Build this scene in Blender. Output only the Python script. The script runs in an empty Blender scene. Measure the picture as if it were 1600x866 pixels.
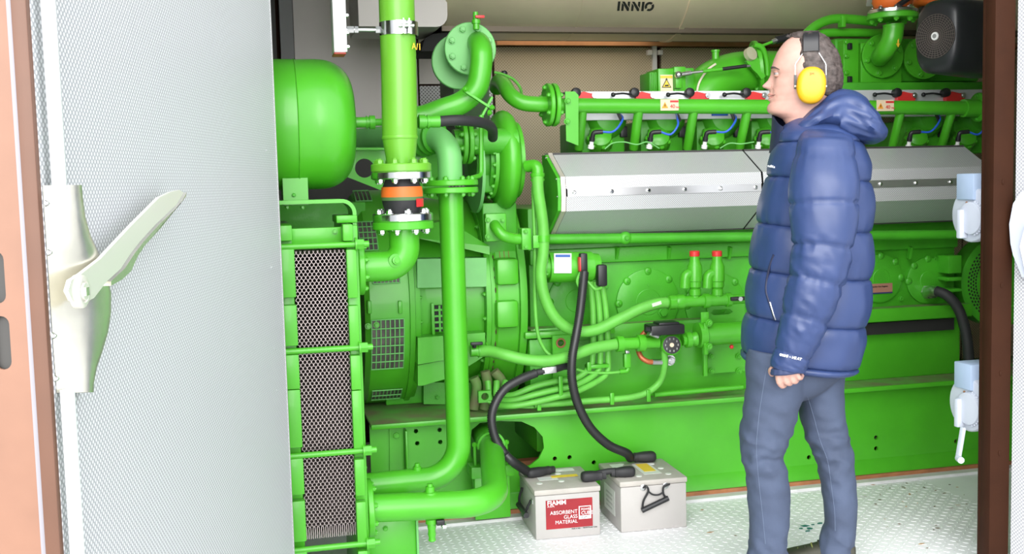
import bpy, bmesh, math, random
from mathutils import Vector, Matrix, noise
random.seed(7)
sc = bpy.context.scene
COL = sc.collection
PI = math.pi
V = Vector

# ---------------------------------------------------------------- camera
F = 1700.0; CAM = V((0, 0, 1.33))
_yaw, _pit, _rol = math.radians(13.5), math.radians(4.93), math.radians(-1.47)
_f = V((math.sin(_yaw)*math.cos(_pit), math.cos(_yaw)*math.cos(_pit), -math.sin(_pit)))
_r0 = V((math.cos(_yaw), -math.sin(_yaw), 0)); _u0 = _r0.cross(_f)
_r = _r0*math.cos(_rol) + _u0*math.sin(_rol); _u = -_r0*math.sin(_rol) + _u0*math.cos(_rol)
cd = bpy.data.cameras.new('camera'); cam = bpy.data.objects.new('camera', cd); COL.objects.link(cam)
cd.sensor_width = 36; cd.lens = 36*F/1600; cd.clip_start = .05; cd.clip_end = 200
m = Matrix((_r, _u, -_f)).transposed().to_4x4(); m.translation = CAM
cam.matrix_world = m; sc.camera = cam

# ---------------------------------------------------------------- light
wd = bpy.data.worlds.new('world'); sc.world = wd; wd.use_nodes = True
wn = wd.node_tree.nodes; bg = wn['Background']
bg.inputs[0].default_value = (0.93, 0.965, 1.0, 1); bg.inputs[1].default_value = 1.42
sd = bpy.data.lights.new('sun', 'SUN'); sd.energy = 3.0; sd.angle = math.radians(70); sd.color = (1, .98, .95)
sun = bpy.data.objects.new('sun', sd); COL.objects.link(sun)
sun.rotation_euler = V((.38, .88, -.25)).to_track_quat('-Z', 'Y').to_euler()
sun.location = (1, -4, 5)
vs = sc.view_settings; vs.view_transform = 'Standard'; vs.look = 'None'; vs.gamma = 1; vs.use_curve_mapping = False
vs.exposure = 1.0

# ---------------------------------------------------------------- helpers
def W(px, py, Y):
    """point of the room at depth Y seen in direction of a photo position"""
    d = _r*(px-800) - _u*(py-433) + _f*F
    return CAM + d*(Y/d.y)
def WF(px, py, Z=0.0):
    d = _r*(px-800) - _u*(py-433) + _f*F
    return CAM + d*((Z-CAM.z)/d.z)
def mpp(P):
    return (V(P)-CAM).dot(_f)/F

def mat(name, col, rough=.5, metal=0.0, noise_amt=0.0, nscale=20, bump=0.0, bscale=200, coat=0.0, spec=.5, col2=None, emit=None, trans=0, dirt=0.0):
    m = bpy.data.materials.new(name); m.use_nodes = True
    nt = m.node_tree; N = nt.nodes; L = nt.links; b = N['Principled BSDF']
    b.inputs['Base Color'].default_value = (*col, 1); b.inputs['Roughness'].default_value = rough
    b.inputs['Metallic'].default_value = metal; b.inputs['Coat Weight'].default_value = coat
    b.inputs['Specular IOR Level'].default_value = spec
    if trans: b.inputs['Transmission Weight'].default_value = trans
    tc = N.new('ShaderNodeTexCoord')
    if noise_amt or col2:
        n = N.new('ShaderNodeTexNoise'); n.inputs['Scale'].default_value = nscale; n.inputs['Detail'].default_value = 5
        L.new(tc.outputs['Object'], n.inputs['Vector'])
        r = N.new('ShaderNodeValToRGB'); r.color_ramp.elements[0].position = .35; r.color_ramp.elements[1].position = .65
        c2 = col2 or tuple(c*(1-noise_amt) for c in col)
        r.color_ramp.elements[0].color = (*c2, 1); r.color_ramp.elements[1].color = (*col, 1)
        L.new(n.outputs['Fac'], r.inputs['Fac']); L.new(r.outputs['Color'], b.inputs['Base Color'])
    if bump:
        n2 = N.new('ShaderNodeTexNoise'); n2.inputs['Scale'].default_value = bscale; n2.inputs['Detail'].default_value = 3
        L.new(tc.outputs['Object'], n2.inputs['Vector'])
        bp = N.new('ShaderNodeBump'); bp.inputs['Strength'].default_value = bump; bp.inputs['Distance'].default_value = .002
        L.new(n2.outputs['Fac'], bp.inputs['Height']); L.new(bp.outputs['Normal'], b.inputs['Normal'])
    return m

def perf_mat(name, col, hole, pitch, rough=.4, metal=.0, r0=.28, r1=.42, bumpd=.001, uv=True, rot=45):
    """sheet with a staggered grid of small punched dots, in metres of the UV map"""
    m = bpy.data.materials.new(name); m.use_nodes = True
    nt = m.node_tree; N = nt.nodes; L = nt.links; b = N['Principled BSDF']
    b.inputs['Roughness'].default_value = rough; b.inputs['Metallic'].default_value = metal
    tc = N.new('ShaderNodeTexCoord'); mp = N.new('ShaderNodeMapping')
    mp.inputs['Rotation'].default_value = (0, 0, math.radians(rot)); s = 1/pitch
    mp.inputs['Scale'].default_value = (s, s, s)
    L.new(tc.outputs['UV'], mp.inputs['Vector'])
    v = N.new('ShaderNodeTexVoronoi'); v.voronoi_dimensions = '2D'; v.inputs['Randomness'].default_value = 0; v.inputs['Scale'].default_value = 1
    L.new(mp.outputs['Vector'], v.inputs['Vector'])
    r = N.new('ShaderNodeValToRGB'); r.color_ramp.elements[0].position = r0; r.color_ramp.elements[1].position = r1
    r.color_ramp.elements[0].color = (*hole, 1); r.color_ramp.elements[1].color = (*col, 1)
    L.new(v.outputs['Distance'], r.inputs['Fac']); L.new(r.outputs['Color'], b.inputs['Base Color'])
    bp = N.new('ShaderNodeBump'); bp.inputs['Strength'].default_value = .5; bp.inputs['Distance'].default_value = bumpd
    L.new(v.outputs['Distance'], bp.inputs['Height']); L.new(bp.outputs['Normal'], b.inputs['Normal'])
    return m

GREEN = mat('green_paint', (.072, .43, .018), .36, noise_amt=.12, nscale=6, coat=.12)
GREENP = mat('green_pipe_yellowish', (.145, .44, .03), .38, noise_amt=.08, nscale=5, coat=.2)  # yellower, lighter green for the wide supply pipe
GREEND = mat('green_cast_paint', (.06, .40, .017), .45, noise_amt=.18, nscale=9, bump=.25, bscale=120, coat=.05)
GREENH = mat('green_hose_paint', (.12, .47, .055), .5, noise_amt=.15, nscale=14)
GREENW = mat('green_flange_paint', (.16, .50, .14), .45, noise_amt=.12, nscale=10)
DUST = mat('dusty_green', (.10, .36, .05), .7, col2=(.17, .17, .08), nscale=7)
BLACK = mat('black_plastic', (.012, .012, .014), .45)
RUBBER = mat('black_rubber', (.018, .018, .02), .62, bump=.2, bscale=90)
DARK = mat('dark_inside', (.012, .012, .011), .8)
STEEL = mat('zinc_steel', (.72, .73, .74), .3, 1.0, noise_amt=.15, nscale=30)
CHROME = mat('bright_steel', (.82, .82, .83), .16, 1.0)
BRASSY = mat('yellow_passivated_zinc', (.80, .78, .68), .27, .85, noise_amt=.12, nscale=25)
PLATE = mat('plate_steel', (.42, .36, .35), .45, .6)
RED = mat('red_plastic', (.62, .03, .03), .4)
ORANGE = mat('orange_rubber', (.75, .15, .02), .5)
WHITE = mat('white_enamel', (.80, .80, .80), .4)
WHITEP = mat('white_plastic', (.50, .54, .62), .5)
BLUEP = mat('blue_grey_plastic', (.36, .46, .62), .5)
YEL = mat('yellow_sticker', (.78, .56, .05), .5)
PALE = mat('cream_sticker', (.72, .58, .40), .5)
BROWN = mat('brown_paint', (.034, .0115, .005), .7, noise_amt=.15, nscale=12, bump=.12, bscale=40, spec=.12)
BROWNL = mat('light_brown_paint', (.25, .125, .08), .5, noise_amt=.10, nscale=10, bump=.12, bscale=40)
SEAL = mat('grey_seal', (.26, .25, .28), .6)
SEALD = mat('dark_seal', (.10, .085, .08), .5)
WOOD = mat('rusty_strip', (.42, .17, .07), .7, noise_amt=.3, nscale=15)
GREY = mat('grey_sheet', (.68, .635, .60), .55, noise_amt=.06, nscale=3)
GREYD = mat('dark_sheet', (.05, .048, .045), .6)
COPPER = mat('copper_hose', (.46, .13, .05), .4, .3)
BLUEW = mat('blue_wire', (.02, .10, .55), .4)
BATT = mat('battery_grey', (.41, .39, .375), .6, noise_amt=.05, nscale=12, bump=.1, bscale=300)
BATTT = mat('battery_lid', (.44, .41, .375), .65, noise_amt=.12, nscale=15)
CERAM = mat('ceramic', (.82, .82, .80), .3)
INK = mat('dark_ink', (.015, .014, .013), .6)
REDL = mat('red_label', (.36, .008, .014), .45, col2=(.25, .005, .012), nscale=6)
SILV = mat('silencer_steel', (.84, .70, .52), .40, .55, noise_amt=.10, nscale=4)
ALUEND = mat('shield_edge', (.62, .56, .50), .5, .5)

def build_mesh(name, verts, faces, material, parent=None, angle=35, uvs=None):
    me = bpy.data.meshes.new(name); me.from_pydata([tuple(v) for v in verts], [], faces)
    me.materials.append(material)
    if uvs:
        ul = me.uv_layers.new(name='UVMap')
        for i, u in enumerate(uvs): ul.data[i].uv = u
    bm = bmesh.new(); bm.from_mesh(me); bmesh.ops.recalc_face_normals(bm, faces=bm.faces[:]); bm.to_mesh(me); bm.free()
    for p in me.polygons: p.use_smooth = True
    me.set_sharp_from_angle(angle=math.radians(angle))
    return link(name, me, parent)
def link(name, data, parent=None, mw=None):
    o = bpy.data.objects.new(name, data); COL.objects.link(o)
    if mw is not None: o.matrix_basis = mw
    if parent is not None:
        o.parent = parent
        o.matrix_parent_inverse = Matrix.Translation(-V(parent.get('_loc', (0, 0, 0))))
    return o
def tag(o, label=None, cat=None, group=None, kind=None):
    if label: o['label'] = label
    if cat: o['category'] = cat
    if group: o['group'] = group
    if kind: o['kind'] = kind
    return o
def thing(name, label, cat, loc, group=None):
    o = bpy.data.objects.new(name, None); COL.objects.link(o); o.location = loc; o['_loc'] = tuple(loc)
    o.empty_display_size = .05
    return tag(o, label, cat, group)
def struct(name, loc=(0, 0, 0)):
    o = bpy.data.objects.new(name, None); COL.objects.link(o); o.location = loc; o['_loc'] = tuple(loc)
    o['kind'] = 'structure'; return o

def frame(d):
    d = V(d).normalized(); a = V((0, 0, 1)) if abs(d.z) < .9 else V((1, 0, 0))
    s = d.cross(a).normalized(); t = s.cross(d).normalized(); return s, t, d

class MB:
    def __init__(s): s.v = []; s.f = []
    def add(s, vs, fs):
        o = len(s.v); s.v += [V(x) for x in vs]; s.f += [tuple(i+o for i in f) for f in fs]; return s
    def box(s, a, b, M=None, bev=0.0):
        x0, y0, z0 = a; x1, y1, z1 = b
        if bev:
            c = [(x0+x1)/2, (y0+y1)/2, (z0+z1)/2]; bm = bmesh.new()
            bmesh.ops.create_cube(bm, size=1, matrix=Matrix.Diagonal((abs(x1-x0), abs(y1-y0), abs(z1-z0), 1)))
            bmesh.ops.bevel(bm, geom=bm.edges[:], offset=bev, segments=2, profile=.5, affect='EDGES')
            bm.verts.index_update()
            vs = [v.co+V(c) for v in bm.verts]; fs = [[v.index for v in f.verts] for f in bm.faces]; bm.free()
        else:
            vs = [V(p) for p in ((x0,y0,z0),(x1,y0,z0),(x1,y1,z0),(x0,y1,z0),(x0,y0,z1),(x1,y0,z1),(x1,y1,z1),(x0,y1,z1))]
            fs = [(0,3,2,1),(4,5,6,7),(0,1,5,4),(1,2,6,5),(2,3,7,6),(3,0,4,7)]
        if M is not None: vs = [M @ v for v in vs]
        return s.add(vs, fs)
    def bar(s, p, q, w, h, up=(0, 0, 1), bev=0):
        """rectangular bar from p to q: w across, h along up"""
        p, q = V(p), V(q); d = (q-p); L = d.length; d.normalize(); up = V(up); sx = d.cross(up).normalized(); u = sx.cross(d).normalized()
        M = Matrix((d, sx, u)).transposed().to_4x4(); M.translation = p
        return s.box((0, -w/2, -h/2), (L, w/2, h/2), M, bev)
    def lathe(s, c, ax, prof, n=32, cap=True):
        """prof: list of (along axis, radius)"""
        c = V(c); a, b, d = frame(ax); vs = []; fs = []
        for (h, r) in prof:
            for k in range(n):
                t = 2*PI*k/n; vs.append(c + d*h + a*(r*math.cos(t)) + b*(r*math.sin(t)))
        m = len(prof)
        for i in range(m-1):
            for k in range(n):
                k2 = (k+1) % n; fs.append((i*n+k, i*n+k2, (i+1)*n+k2, (i+1)*n+k))
        if cap:
            fs.append(tuple(range(n-1, -1, -1))); fs.append(tuple((m-1)*n+k for k in range(n)))
        return s.add(vs, fs)
    def cyl(s, p, q, r, r2=None, n=24):
        p, q = V(p), V(q); L = (q-p).length
        return s.lathe(p, q-p, [(0, r), (L, r if r2 is None else r2)], n)
    def tube(s, pts, r, n=20, cap=True, rf=None, flat=None):
        pts = [V(p) for p in pts]; vs = []; fs = []; m = len(pts)
        tg = []
        for i in range(m):
            t = pts[min(i+1, m-1)] - pts[max(i-1, 0)]
            tg.append(t.normalized())
        a, b, d = frame(tg[0])
        for i in range(m):
            if i:
                q = tg[i-1].rotation_difference(tg[i]); a = q @ a; b = q @ b
            rr = rf(i/(m-1), i) if rf else r
            for k in range(n):
                t = 2*PI*k/n; vs.append(pts[i] + a*(rr*math.cos(t)) + b*(rr*math.sin(t)))
        for i in range(m-1):
            for k in range(n):
                k2 = (k+1) % n; fs.append((i*n+k, i*n+k2, (i+1)*n+k2, (i+1)*n+k))
        if cap:
            fs.append(tuple(range(n-1, -1, -1))); fs.append(tuple((m-1)*n+k for k in range(n)))
        return s.add(vs, fs)
    def prism(s, pts, ext):
        """3-D planar outline pushed along ext"""
        pts = [V(p) for p in pts]; n = len(pts); e = V(ext)
        fs = [tuple(range(n)), tuple(range(2*n-1, n-1, -1))] + [(i, (i+1) % n, n+(i+1) % n, n+i) for i in range(n)]
        return s.add(pts+[p+e for p in pts], fs)
    def plate(s, o, ex, ey, outline, holes, th):
        """flat plate with holes; 2-D loops in (ex, ey); th along ex x ey"""
        bm = bmesh.new(); es = []
        for lp in [outline]+list(holes):
            vv = [bm.verts.new((p[0], p[1], 0)) for p in lp]
            es += [bm.edges.new((vv[i], vv[(i+1) % len(vv)])) for i in range(len(vv))]
        bmesh.ops.triangle_fill(bm, use_beauty=True, use_dissolve=False, edges=es)
        r = bmesh.ops.extrude_face_region(bm, geom=bm.faces[:])
        for v in r['geom']:
            if isinstance(v, bmesh.types.BMVert): v.co.z += th
        bm.verts.index_update(); ex = V(ex); ey = V(ey); ez = ex.cross(ey); o = V(o)
        vs = [o + ex*v.co.x + ey*v.co.y + ez*v.co.z for v in bm.verts]; fs = [[v.index for v in f.verts] for f in bm.faces]
        bm.free(); return s.add(vs, fs)
    def ball(s, c, rx, ry=None, rz=None, nu=20, nv=12, M=None):
        ry = ry or rx; rz = rz or rx; c = V(c); vs = []; fs = []
        for i in range(1, nv):
            t = PI*i/nv
            for k in range(nu):
                p = 2*PI*k/nu; q = V((rx*math.sin(t)*math.cos(p), ry*math.sin(t)*math.sin(p), rz*math.cos(t)))
                vs.append(c + (M @ q if M else q))
        top = V((0, 0, rz)); 
        vs.append(c + (M @ top if M else top)); vs.append(c - (M @ top if M else top)); T = len(vs)-2
        for i in range(nv-2):
            for k in range(nu):
                k2 = (k+1) % nu; fs.append((i*nu+k, (i+1)*nu+k, (i+1)*nu+k2, i*nu+k2))
        for k in range(nu):
            k2 = (k+1) % nu; fs.append((T, k, k2)); fs.append((T+1, (nv-2)*nu+k2, (nv-2)*nu+k))
        return s.add(vs, fs)
    def build(s, name, material, parent=None, angle=35):
        return build_mesh(name, s.v, s.f, material, parent, angle)

def cr(pts, n=8):
    """smooth curve through points"""
    P = [V(p) for p in pts]; P = [P[0]*2-P[1]] + P + [P[-1]*2-P[-2]]; out = []
    for i in range(1, len(P)-2):
        a, b, c, d = P[i-1:i+3]
        for k in range(n):
            t = k/n; out.append(.5*((2*b)+(c-a)*t+(2*a-5*b+4*c-d)*t*t+(3*b-a-3*c+d)*t**3))
    out.append(P[-2]); return out
def fillet(pts, rad, n=8):
    P = [V(p) for p in pts]; out = [P[0]]
    for i in range(1, len(P)-1):
        a = (P[i-1]-P[i]); b = (P[i+1]-P[i]); la, lb = a.length, b.length; a.normalize(); b.normalize()
        ang = a.angle(b); d = min(rad/math.tan(ang/2), la*.49, lb*.49); r = d*math.tan(ang/2)
        c = P[i] + (a+b).normalized()*(r/math.sin(ang/2)); s = P[i]+a*d-c; e = P[i]+b*d-c
        tot = s.angle(e); axn = s.cross(e).normalized()
        for k in range(n+1):
            out.append(c + Matrix.Rotation(tot*k/n, 3, axn) @ s)
    out.append(P[-1]); return out
def resample(pts, step):
    out = [V(pts[0])]; acc = 0
    for i in range(len(pts)-1):
        a, b = V(pts[i]), V(pts[i+1]); L = (b-a).length
        if L < 1e-9: continue
        t = step-acc
        while t <= L:
            out.append(a+(b-a)*(t/L)); t += step
        acc = (acc+L) % step
    return out

_bolt = {}
def bolt_mesh(material):
    if material.name not in _bolt:
        b = MB(); b.lathe((0, 0, 0), (0, 0, 1), [(0, 1.25), (.18, 1.25)], 12); b.lathe((0, 0, .18), (0, 0, 1), [(0, .95), (.75, .95), (.85, .8)], 6)
        b.lathe((0, 0, .9), (0, 0, 1), [(0, .5), (.45, .5)], 8)
        o = b.build('bolt', material); _bolt[material.name] = o.data; bpy.data.objects.remove(o)
    return _bolt[material.name]
def bolt(parent, p, d, r, material=None, name='bolt'):
    s, t, d = frame(d); M = Matrix((s, t, d)).transposed().to_4x4() @ Matrix.Diagonal((r, r, r, 1)); M.translation = V(p)
    return link(name, bolt_mesh(material or GREEN), parent, M)
def flange(T, c, ax, r, th, nb, material=None, br=None, off=0.0, rb=None, side=1, boltmat=None, hole=None, name='flange'):
    """disc starting at c and going th along ax, bolts on the far (+) face"""
    c = V(c); a, b, d = frame(ax); e = min(.003, th*.2)
    o = MB().lathe(c, d, [(0, r-e), (e, r), (th-e, r), (th, r-e)], 36).build(name, material or GREEN, T)
    rb = rb or r*.8; br = br or r*.1
    for k in range(nb):
        t = 2*PI*(k+.5)/nb+off; q = a*(rb*math.cos(t)) + b*(rb*math.sin(t))
        if side > 0: bolt(o, c+d*th+q, d, br, boltmat or material)
        else: bolt(o, c+q, -d, br, boltmat or material)
    return o
def pipe(T, pts, r, material=None, name='pipe', n=24):
    return MB().tube(pts, r, n).build(name, material or GREEN, T, 50)
def text(s, o, ex, ey, size, material, parent, name='lettering', align='LEFT', shear=0, thick=.0006, sx=1.0, off=0.0):
    cu = bpy.data.curves.new('txt', 'FONT'); cu.body = s; cu.size = size; cu.align_x = align; cu.extrude = thick; cu.shear = shear; cu.offset = off
    t = bpy.data.objects.new('txt', cu); COL.objects.link(t)
    bpy.context.view_layer.update(); me = bpy.data.meshes.new_from_object(t); bpy.data.objects.remove(t)
    ex = V(ex).normalized(); ey = V(ey).normalized(); ez = ex.cross(ey)
    M = Matrix((ex*sx, ey, ez)).transposed().to_4x4(); M.translation = V(o)
    me.transform(M); me.materials.clear(); me.materials.append(material)
    return link(name, me, parent)
def quad_panel(name, o, ex, ey, w, h, th, material, parent=None, bev=.0):
    """thin sheet w x h with UV in metres; thickness goes behind it"""
    o = V(o); ex = V(ex).normalized(); ey = V(ey).normalized(); ez = ex.cross(ey)
    vs = [o, o+ex*w, o+ex*w+ey*h, o+ey*h]; vs += [v-ez*th for v in vs]
    fs = [(0,1,2,3),(7,6,5,4),(0,4,5,1),(1,5,6,2),(2,6,7,3),(3,7,4,0)]
    uv = []
    for f in fs:
        for i in f: d = vs[i]-o; uv.append((d.dot(ex)+d.dot(ez)*.3, d.dot(ey)+d.dot(ez)*.3))
    me = bpy.data.meshes.new(name); me.from_pydata([tuple(v) for v in vs], [], fs); me.materials.append(material)
    ul = me.uv_layers.new(name='UVMap')
    for i, u in enumerate(uv): ul.data[i].uv = u
    return link(name, me, parent)
def sticker(p, ex, ey, w, h, material, parent, name='sticker', th=.0012):
    ex = V(ex).normalized(); ey = V(ey).normalized(); ez = ex.cross(ey); p = V(p)
    return MB().prism([p-ex*w/2-ey*h/2, p+ex*w/2-ey*h/2, p+ex*w/2+ey*h/2, p-ex*w/2+ey*h/2], ez*th).build(name, material, parent)
# ================================================================ room shell
X0, X1, YF, YB, ZT = -1.3, 4.7, 3.02, 5.62, 2.75
TREAD = mat('tread_aluminium', (.86, .86, .875), .5, .0, noise_amt=.07, nscale=5)
LINING = perf_mat('embossed_lining', (.33, .34, .36), (.66, .67, .69), .0088, .45, r0=.22, r1=.46, bumpd=-.0012)
LININGW = perf_mat('wall_lining', (.56, .475, .32), (.30, .24, .145), .011, .5, r0=.22, r1=.34)
LININGS = perf_mat('pale_wall_lining', (.60, .60, .60), (.10, .10, .10), .013, .5, r0=.24, r1=.36)

ground = MB().box((-30, -30, -.36), (30, 30, -.34)).build('ground', mat('concrete_ground', (.55, .54, .52), .9, noise_amt=.15, nscale=2, bump=.3, bscale=30))
tag(ground, kind='structure')
floor = MB().box((X0, YF, -.12), (X1, YB, 0)).build('floor', TREAD); tag(floor, kind='structure')
# raised tread lozenges, alternating direction
b = MB(); n = 0
for i in range(92):
    for j in range(44):
        x = .05+i*.030; y = 3.03+j*.030
        if y > 4.17 or x < .35 + (0): continue
        a = PI/4 if (i+j) % 2 else -PI/4
        c, s_ = math.cos(a), math.sin(a); L, w, h = .0125, .0042, .0016
        P = [(L, 0, 0), (0, w, 0), (-L, 0, 0), (0, -w, 0), (L*.5, 0, h), (0, w*.4, h), (-L*.5, 0, h), (0, -w*.4, h)]
        vs = [V((x+p[0]*c-p[1]*s_, y+p[0]*s_+p[1]*c, p[2]-.0001)) for p in P]
        b.add(vs, [(4,5,6,7),(0,1,5,4),(1,2,6,5),(2,3,7,6),(3,0,4,7)])
o = b.build('tread_relief', TREAD, floor); o['kind'] = 'stuff'
# paint drips and leaf crumbs on the floor
TEAL = mat('teal_paint', (.02, .16, .15), .5)
for k, (px, py, sc_) in enumerate(((1258, 822, 1.3), (1265, 826, 1.0), (1262, 830, .8), (1252, 826, .7), (1281, 818, .8), (1270, 820, .6))):
    c = WF(px, py, .0016); b = MB()
    n_ = 9; ang = random.random()*6; rr = [(.006+.007*random.random())*sc_ for _ in range(n_)]
    b.prism([c+V((rr[i]*1.5*math.cos(2*PI*i/n_+ang), rr[i]*math.sin(2*PI*i/n_+ang), 0)) for i in range(n_)], (0, 0, .0008))
    b.build('paint_drip', TEAL, floor)
LEAF = mat('dry_leaf', (.16, .10, .05), .8, noise_amt=.3, nscale=60); LEAF2 = mat('tan_leaf', (.42, .26, .13), .8)
for k in range(46):
    if k < 30: px, py = random.uniform(1360, 1515), random.uniform(745, 790) + abs(random.gauss(0, 6))
    else: px, py = random.uniform(1085, 1500), random.uniform(775, 862)
    if 1150 < px < 1345: px += 190
    c = WF(px, py, .0017); L = random.uniform(.003, .011); w = L*random.uniform(.25, .6); a = random.random()*6
    d = V((math.cos(a), math.sin(a), 0)); e = V((-d.y, d.x, 0))
    MB().prism([c-d*L, c-e*w, c+d*L+V((0, 0, .002)), c+e*w+V((0, 0, .001))], (0, 0, .0008)).build('crumb', LEAF if k % 5 else LEAF2, floor)
for (px, py, L) in ((1110, 832, .016), (1440, 850, .014), (1097, 797, .008), (720, 815, .010), (748, 815, .010)):
    c = WF(px, py, .0017); MB().prism([c+V((-L, -.002, 0)), c+V((0, -.005, 0)), c+V((L, .002, 0)), c+V((0, .005, .0))], (0, 0, .0012)).build('crumb', LEAF2, floor)

ceil = MB().box((X0, YF, ZT), (X1, YB, ZT+.1)).build('ceiling', GREY); tag(ceil, kind='structure')
wl = MB().box((X0-.08, YF, -.12), (X0, YB, ZT)).build('wall_left', mat('end_wall_grey', (.62, .60, .57), .6)); tag(wl, kind='structure')
wr = MB().box((X1, YF, -.12), (X1+.08, YB, ZT)).build('wall_right', GREY); tag(wr, kind='structure')
wb = MB().box((X0, YB, -.12), (X1, YB+.08, ZT)).build('wall_back', BROWN); tag(wb, kind='structure')
# lining panels of the back wall
def backpanel(px0, px1, z0, z1, m, nm='lining_panel', dy=.0):
    a = W(px0, 150, YB-dy).x; c = W(px1, 150, YB-dy).x
    return quad_panel(nm, (a, YB-.028-dy, z0), (1, 0, 0), (0, 0, 1), c-a, z1-z0, .026, m, wb)
zb = W(900, 75, YB).z
backpanel(772, 1020, .2, zb, LININGW); backpanel(1031, 1260, .2, zb, LININGW); backpanel(1262, 1500, .2, zb, LININGW)
backpanel(1502, 1760, .2, zb, LININGW)
backpanel(655, 768, .2, W(680, 135, YB).z, LININGS)
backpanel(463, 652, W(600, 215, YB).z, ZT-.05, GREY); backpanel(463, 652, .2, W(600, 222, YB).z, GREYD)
backpanel(655, 768, W(680, 132, YB).z, ZT-.05, GREY)
MB().box((W(772, 70, YB).x, YB-.07, zb+.005), (X1, YB-.001, zb+.04)).build('beam', mat('lamplit_tan_beam', (.66, .33, .16), .6, noise_amt=.2, nscale=9), wb)  # lamp glow put into the beam's colour as a brighter tan
x = W(449, 100, YB).x
MB().box((x-.032, YB-.09, 0), (x+.032, YB-.03, ZT)).build('corner_post', mat('grey_post', (.19, .19, .19), .5), wb)
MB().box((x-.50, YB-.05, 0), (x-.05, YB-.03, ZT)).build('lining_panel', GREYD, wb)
# steel hanger strip on the back wall
x = W(1018, 90, YB).x; z1 = W(1018, 70, YB).z
MB().box((x-.012, YB-.05, 1.2), (x+.012, YB-.031, z1)).build('hanger_strip', WHITE, wb)
for dx in (-.03, .03):
    MB().box((x+dx-.012, YB-.06, z1-.06), (x+dx+.012, YB-.03, z1-.035)).build('hanger_clip', WHITE, wb)

# bulkhead lamp on the back wall above the beam, behind the silencer drum
lx = W(880, 60, YB).x
lamp = MB().box((lx-.46, YB-.10, zb+.10), (lx+.46, YB-.001, zb+.20), None, .02).build('bulkhead_lamp', WHITE, wb)
lens_m = mat('lamp_lens', (.9, .85, .75), .4); lens_m.node_tree.nodes['Principled BSDF'].inputs['Emission Color'].default_value = (1, .82, .6, 1); lens_m.node_tree.nodes['Principled BSDF'].inputs['Emission Strength'].default_value = 1.0
MB().box((lx-.44, YB-.115, zb+.095), (lx+.44, YB-.02, zb+.0995), None, .001).build('lamp_lens', lens_m, lamp)
ld = bpy.data.lights.new('lamp_light', 'AREA'); ld.shape = 'RECTANGLE'; ld.size = .86; ld.size_y = .10; ld.energy = .3; ld.color = (1, .82, .62)
lo_ = bpy.data.objects.new('lamp_light', ld); COL.objects.link(lo_); lo_.location = (lx, YB-.15, zb+.088)
# outside wall strips beside the opening
XL, XR = W(437, 433, 3.2).x, W(1541, 433, 3.2).x
o = MB().box((X0-.08, YF, -.12), (XL-.11, YF+.08, ZT+.1)).build('wall_front_left', BROWNL); tag(o, kind='structure')
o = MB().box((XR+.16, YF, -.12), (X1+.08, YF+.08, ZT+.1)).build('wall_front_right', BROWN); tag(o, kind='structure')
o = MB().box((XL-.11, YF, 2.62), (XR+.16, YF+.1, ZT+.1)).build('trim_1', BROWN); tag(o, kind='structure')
o = MB().box((XL-.11, YF, -.12), (XR+.16, YF+.006, -.0005)).build('trim_2', BROWN); tag(o, kind='structure')
# unseen pale lining added inside front wall and under roof to bounce light
LGT = mat('bounce_lining', (.66, .65, .62), .5)
o = MB().box((X0, YF+.081, 0), (XL-.12, YF+.10, ZT)).build('bounce_lining_left', LGT); tag(o, kind='structure')
o = MB().box((XR+.17, YF+.081, 0), (X1, YF+.10, ZT)).build('bounce_lining_right', LGT); tag(o, kind='structure')
o = MB().box((X0, YF+.11, ZT-.02), (X1, YB-.03, ZT-.001)).build('bounce_lining_ceiling', LGT); tag(o, kind='structure')
# floor trim along the base frame
a, c = WF(640, 829), WF(1600, 728)
o = MB().box((.55, 4.095, 0), (X1, 4.143, .012)).build('trim_3', mat('white_trim', (.72, .72, .72), .5, noise_amt=.15, nscale=12)); tag(o, kind='structure')
o = MB().box((.40, 4.144, 0), (X1, 4.60, .0275)).build('trim_4', WOOD); tag(o, kind='structure')

# ---------------------------------------------------------------- left door (open towards the camera)
E0 = W(74, 433, 1.70); H0 = W(440, 433, 3.20)
dd = V((H0.x-E0.x, H0.y-E0.y, 0)); DL = dd.length; dd.normalize(); dn = V((dd.y, -dd.x, 0))   # dn: inner face normal (to the right)
E0 = V((E0.x, E0.y, 0))
def WD(px, py, off=0.0):
    d = _r*(px-800) - _u*(py-433) + _f*F; o = E0+dn*off
    return CAM + d*((o-CAM).dot(dn)/d.dot(dn))
door = struct('door_1', E0)
MZ0, MZ1 = -.10, 2.62
def dbox(name, s0, s1, o0, o1, z0, z1, m, bev=.0):
    M = Matrix((dd, dn, V((0, 0, 1)))).transposed().to_4x4(); M.translation = E0
    return MB().box((s0, o0, z0), (s1, o1, z1), M, bev).build(name, m, door)
quad_panel('lining', E0+V((0, 0, MZ0+.02)), dd, (0, 0, 1), DL-.0, MZ1-MZ0-.04, .004, LINING, door)
dbox('core', .004, DL-.0, -.085, -.0045, MZ0+.005, MZ1-.005, SEALD)
dbox('outer_skin', -.001, DL, -.095, -.0852, MZ0, MZ1, BROWNL)
# hinge-side edge strip with screws
dbox('edge_strip', DL-.0005, DL+.004, -.085, .002, MZ0, MZ1, mat('grey_edge', (.45, .45, .45), .4, .3))
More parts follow.
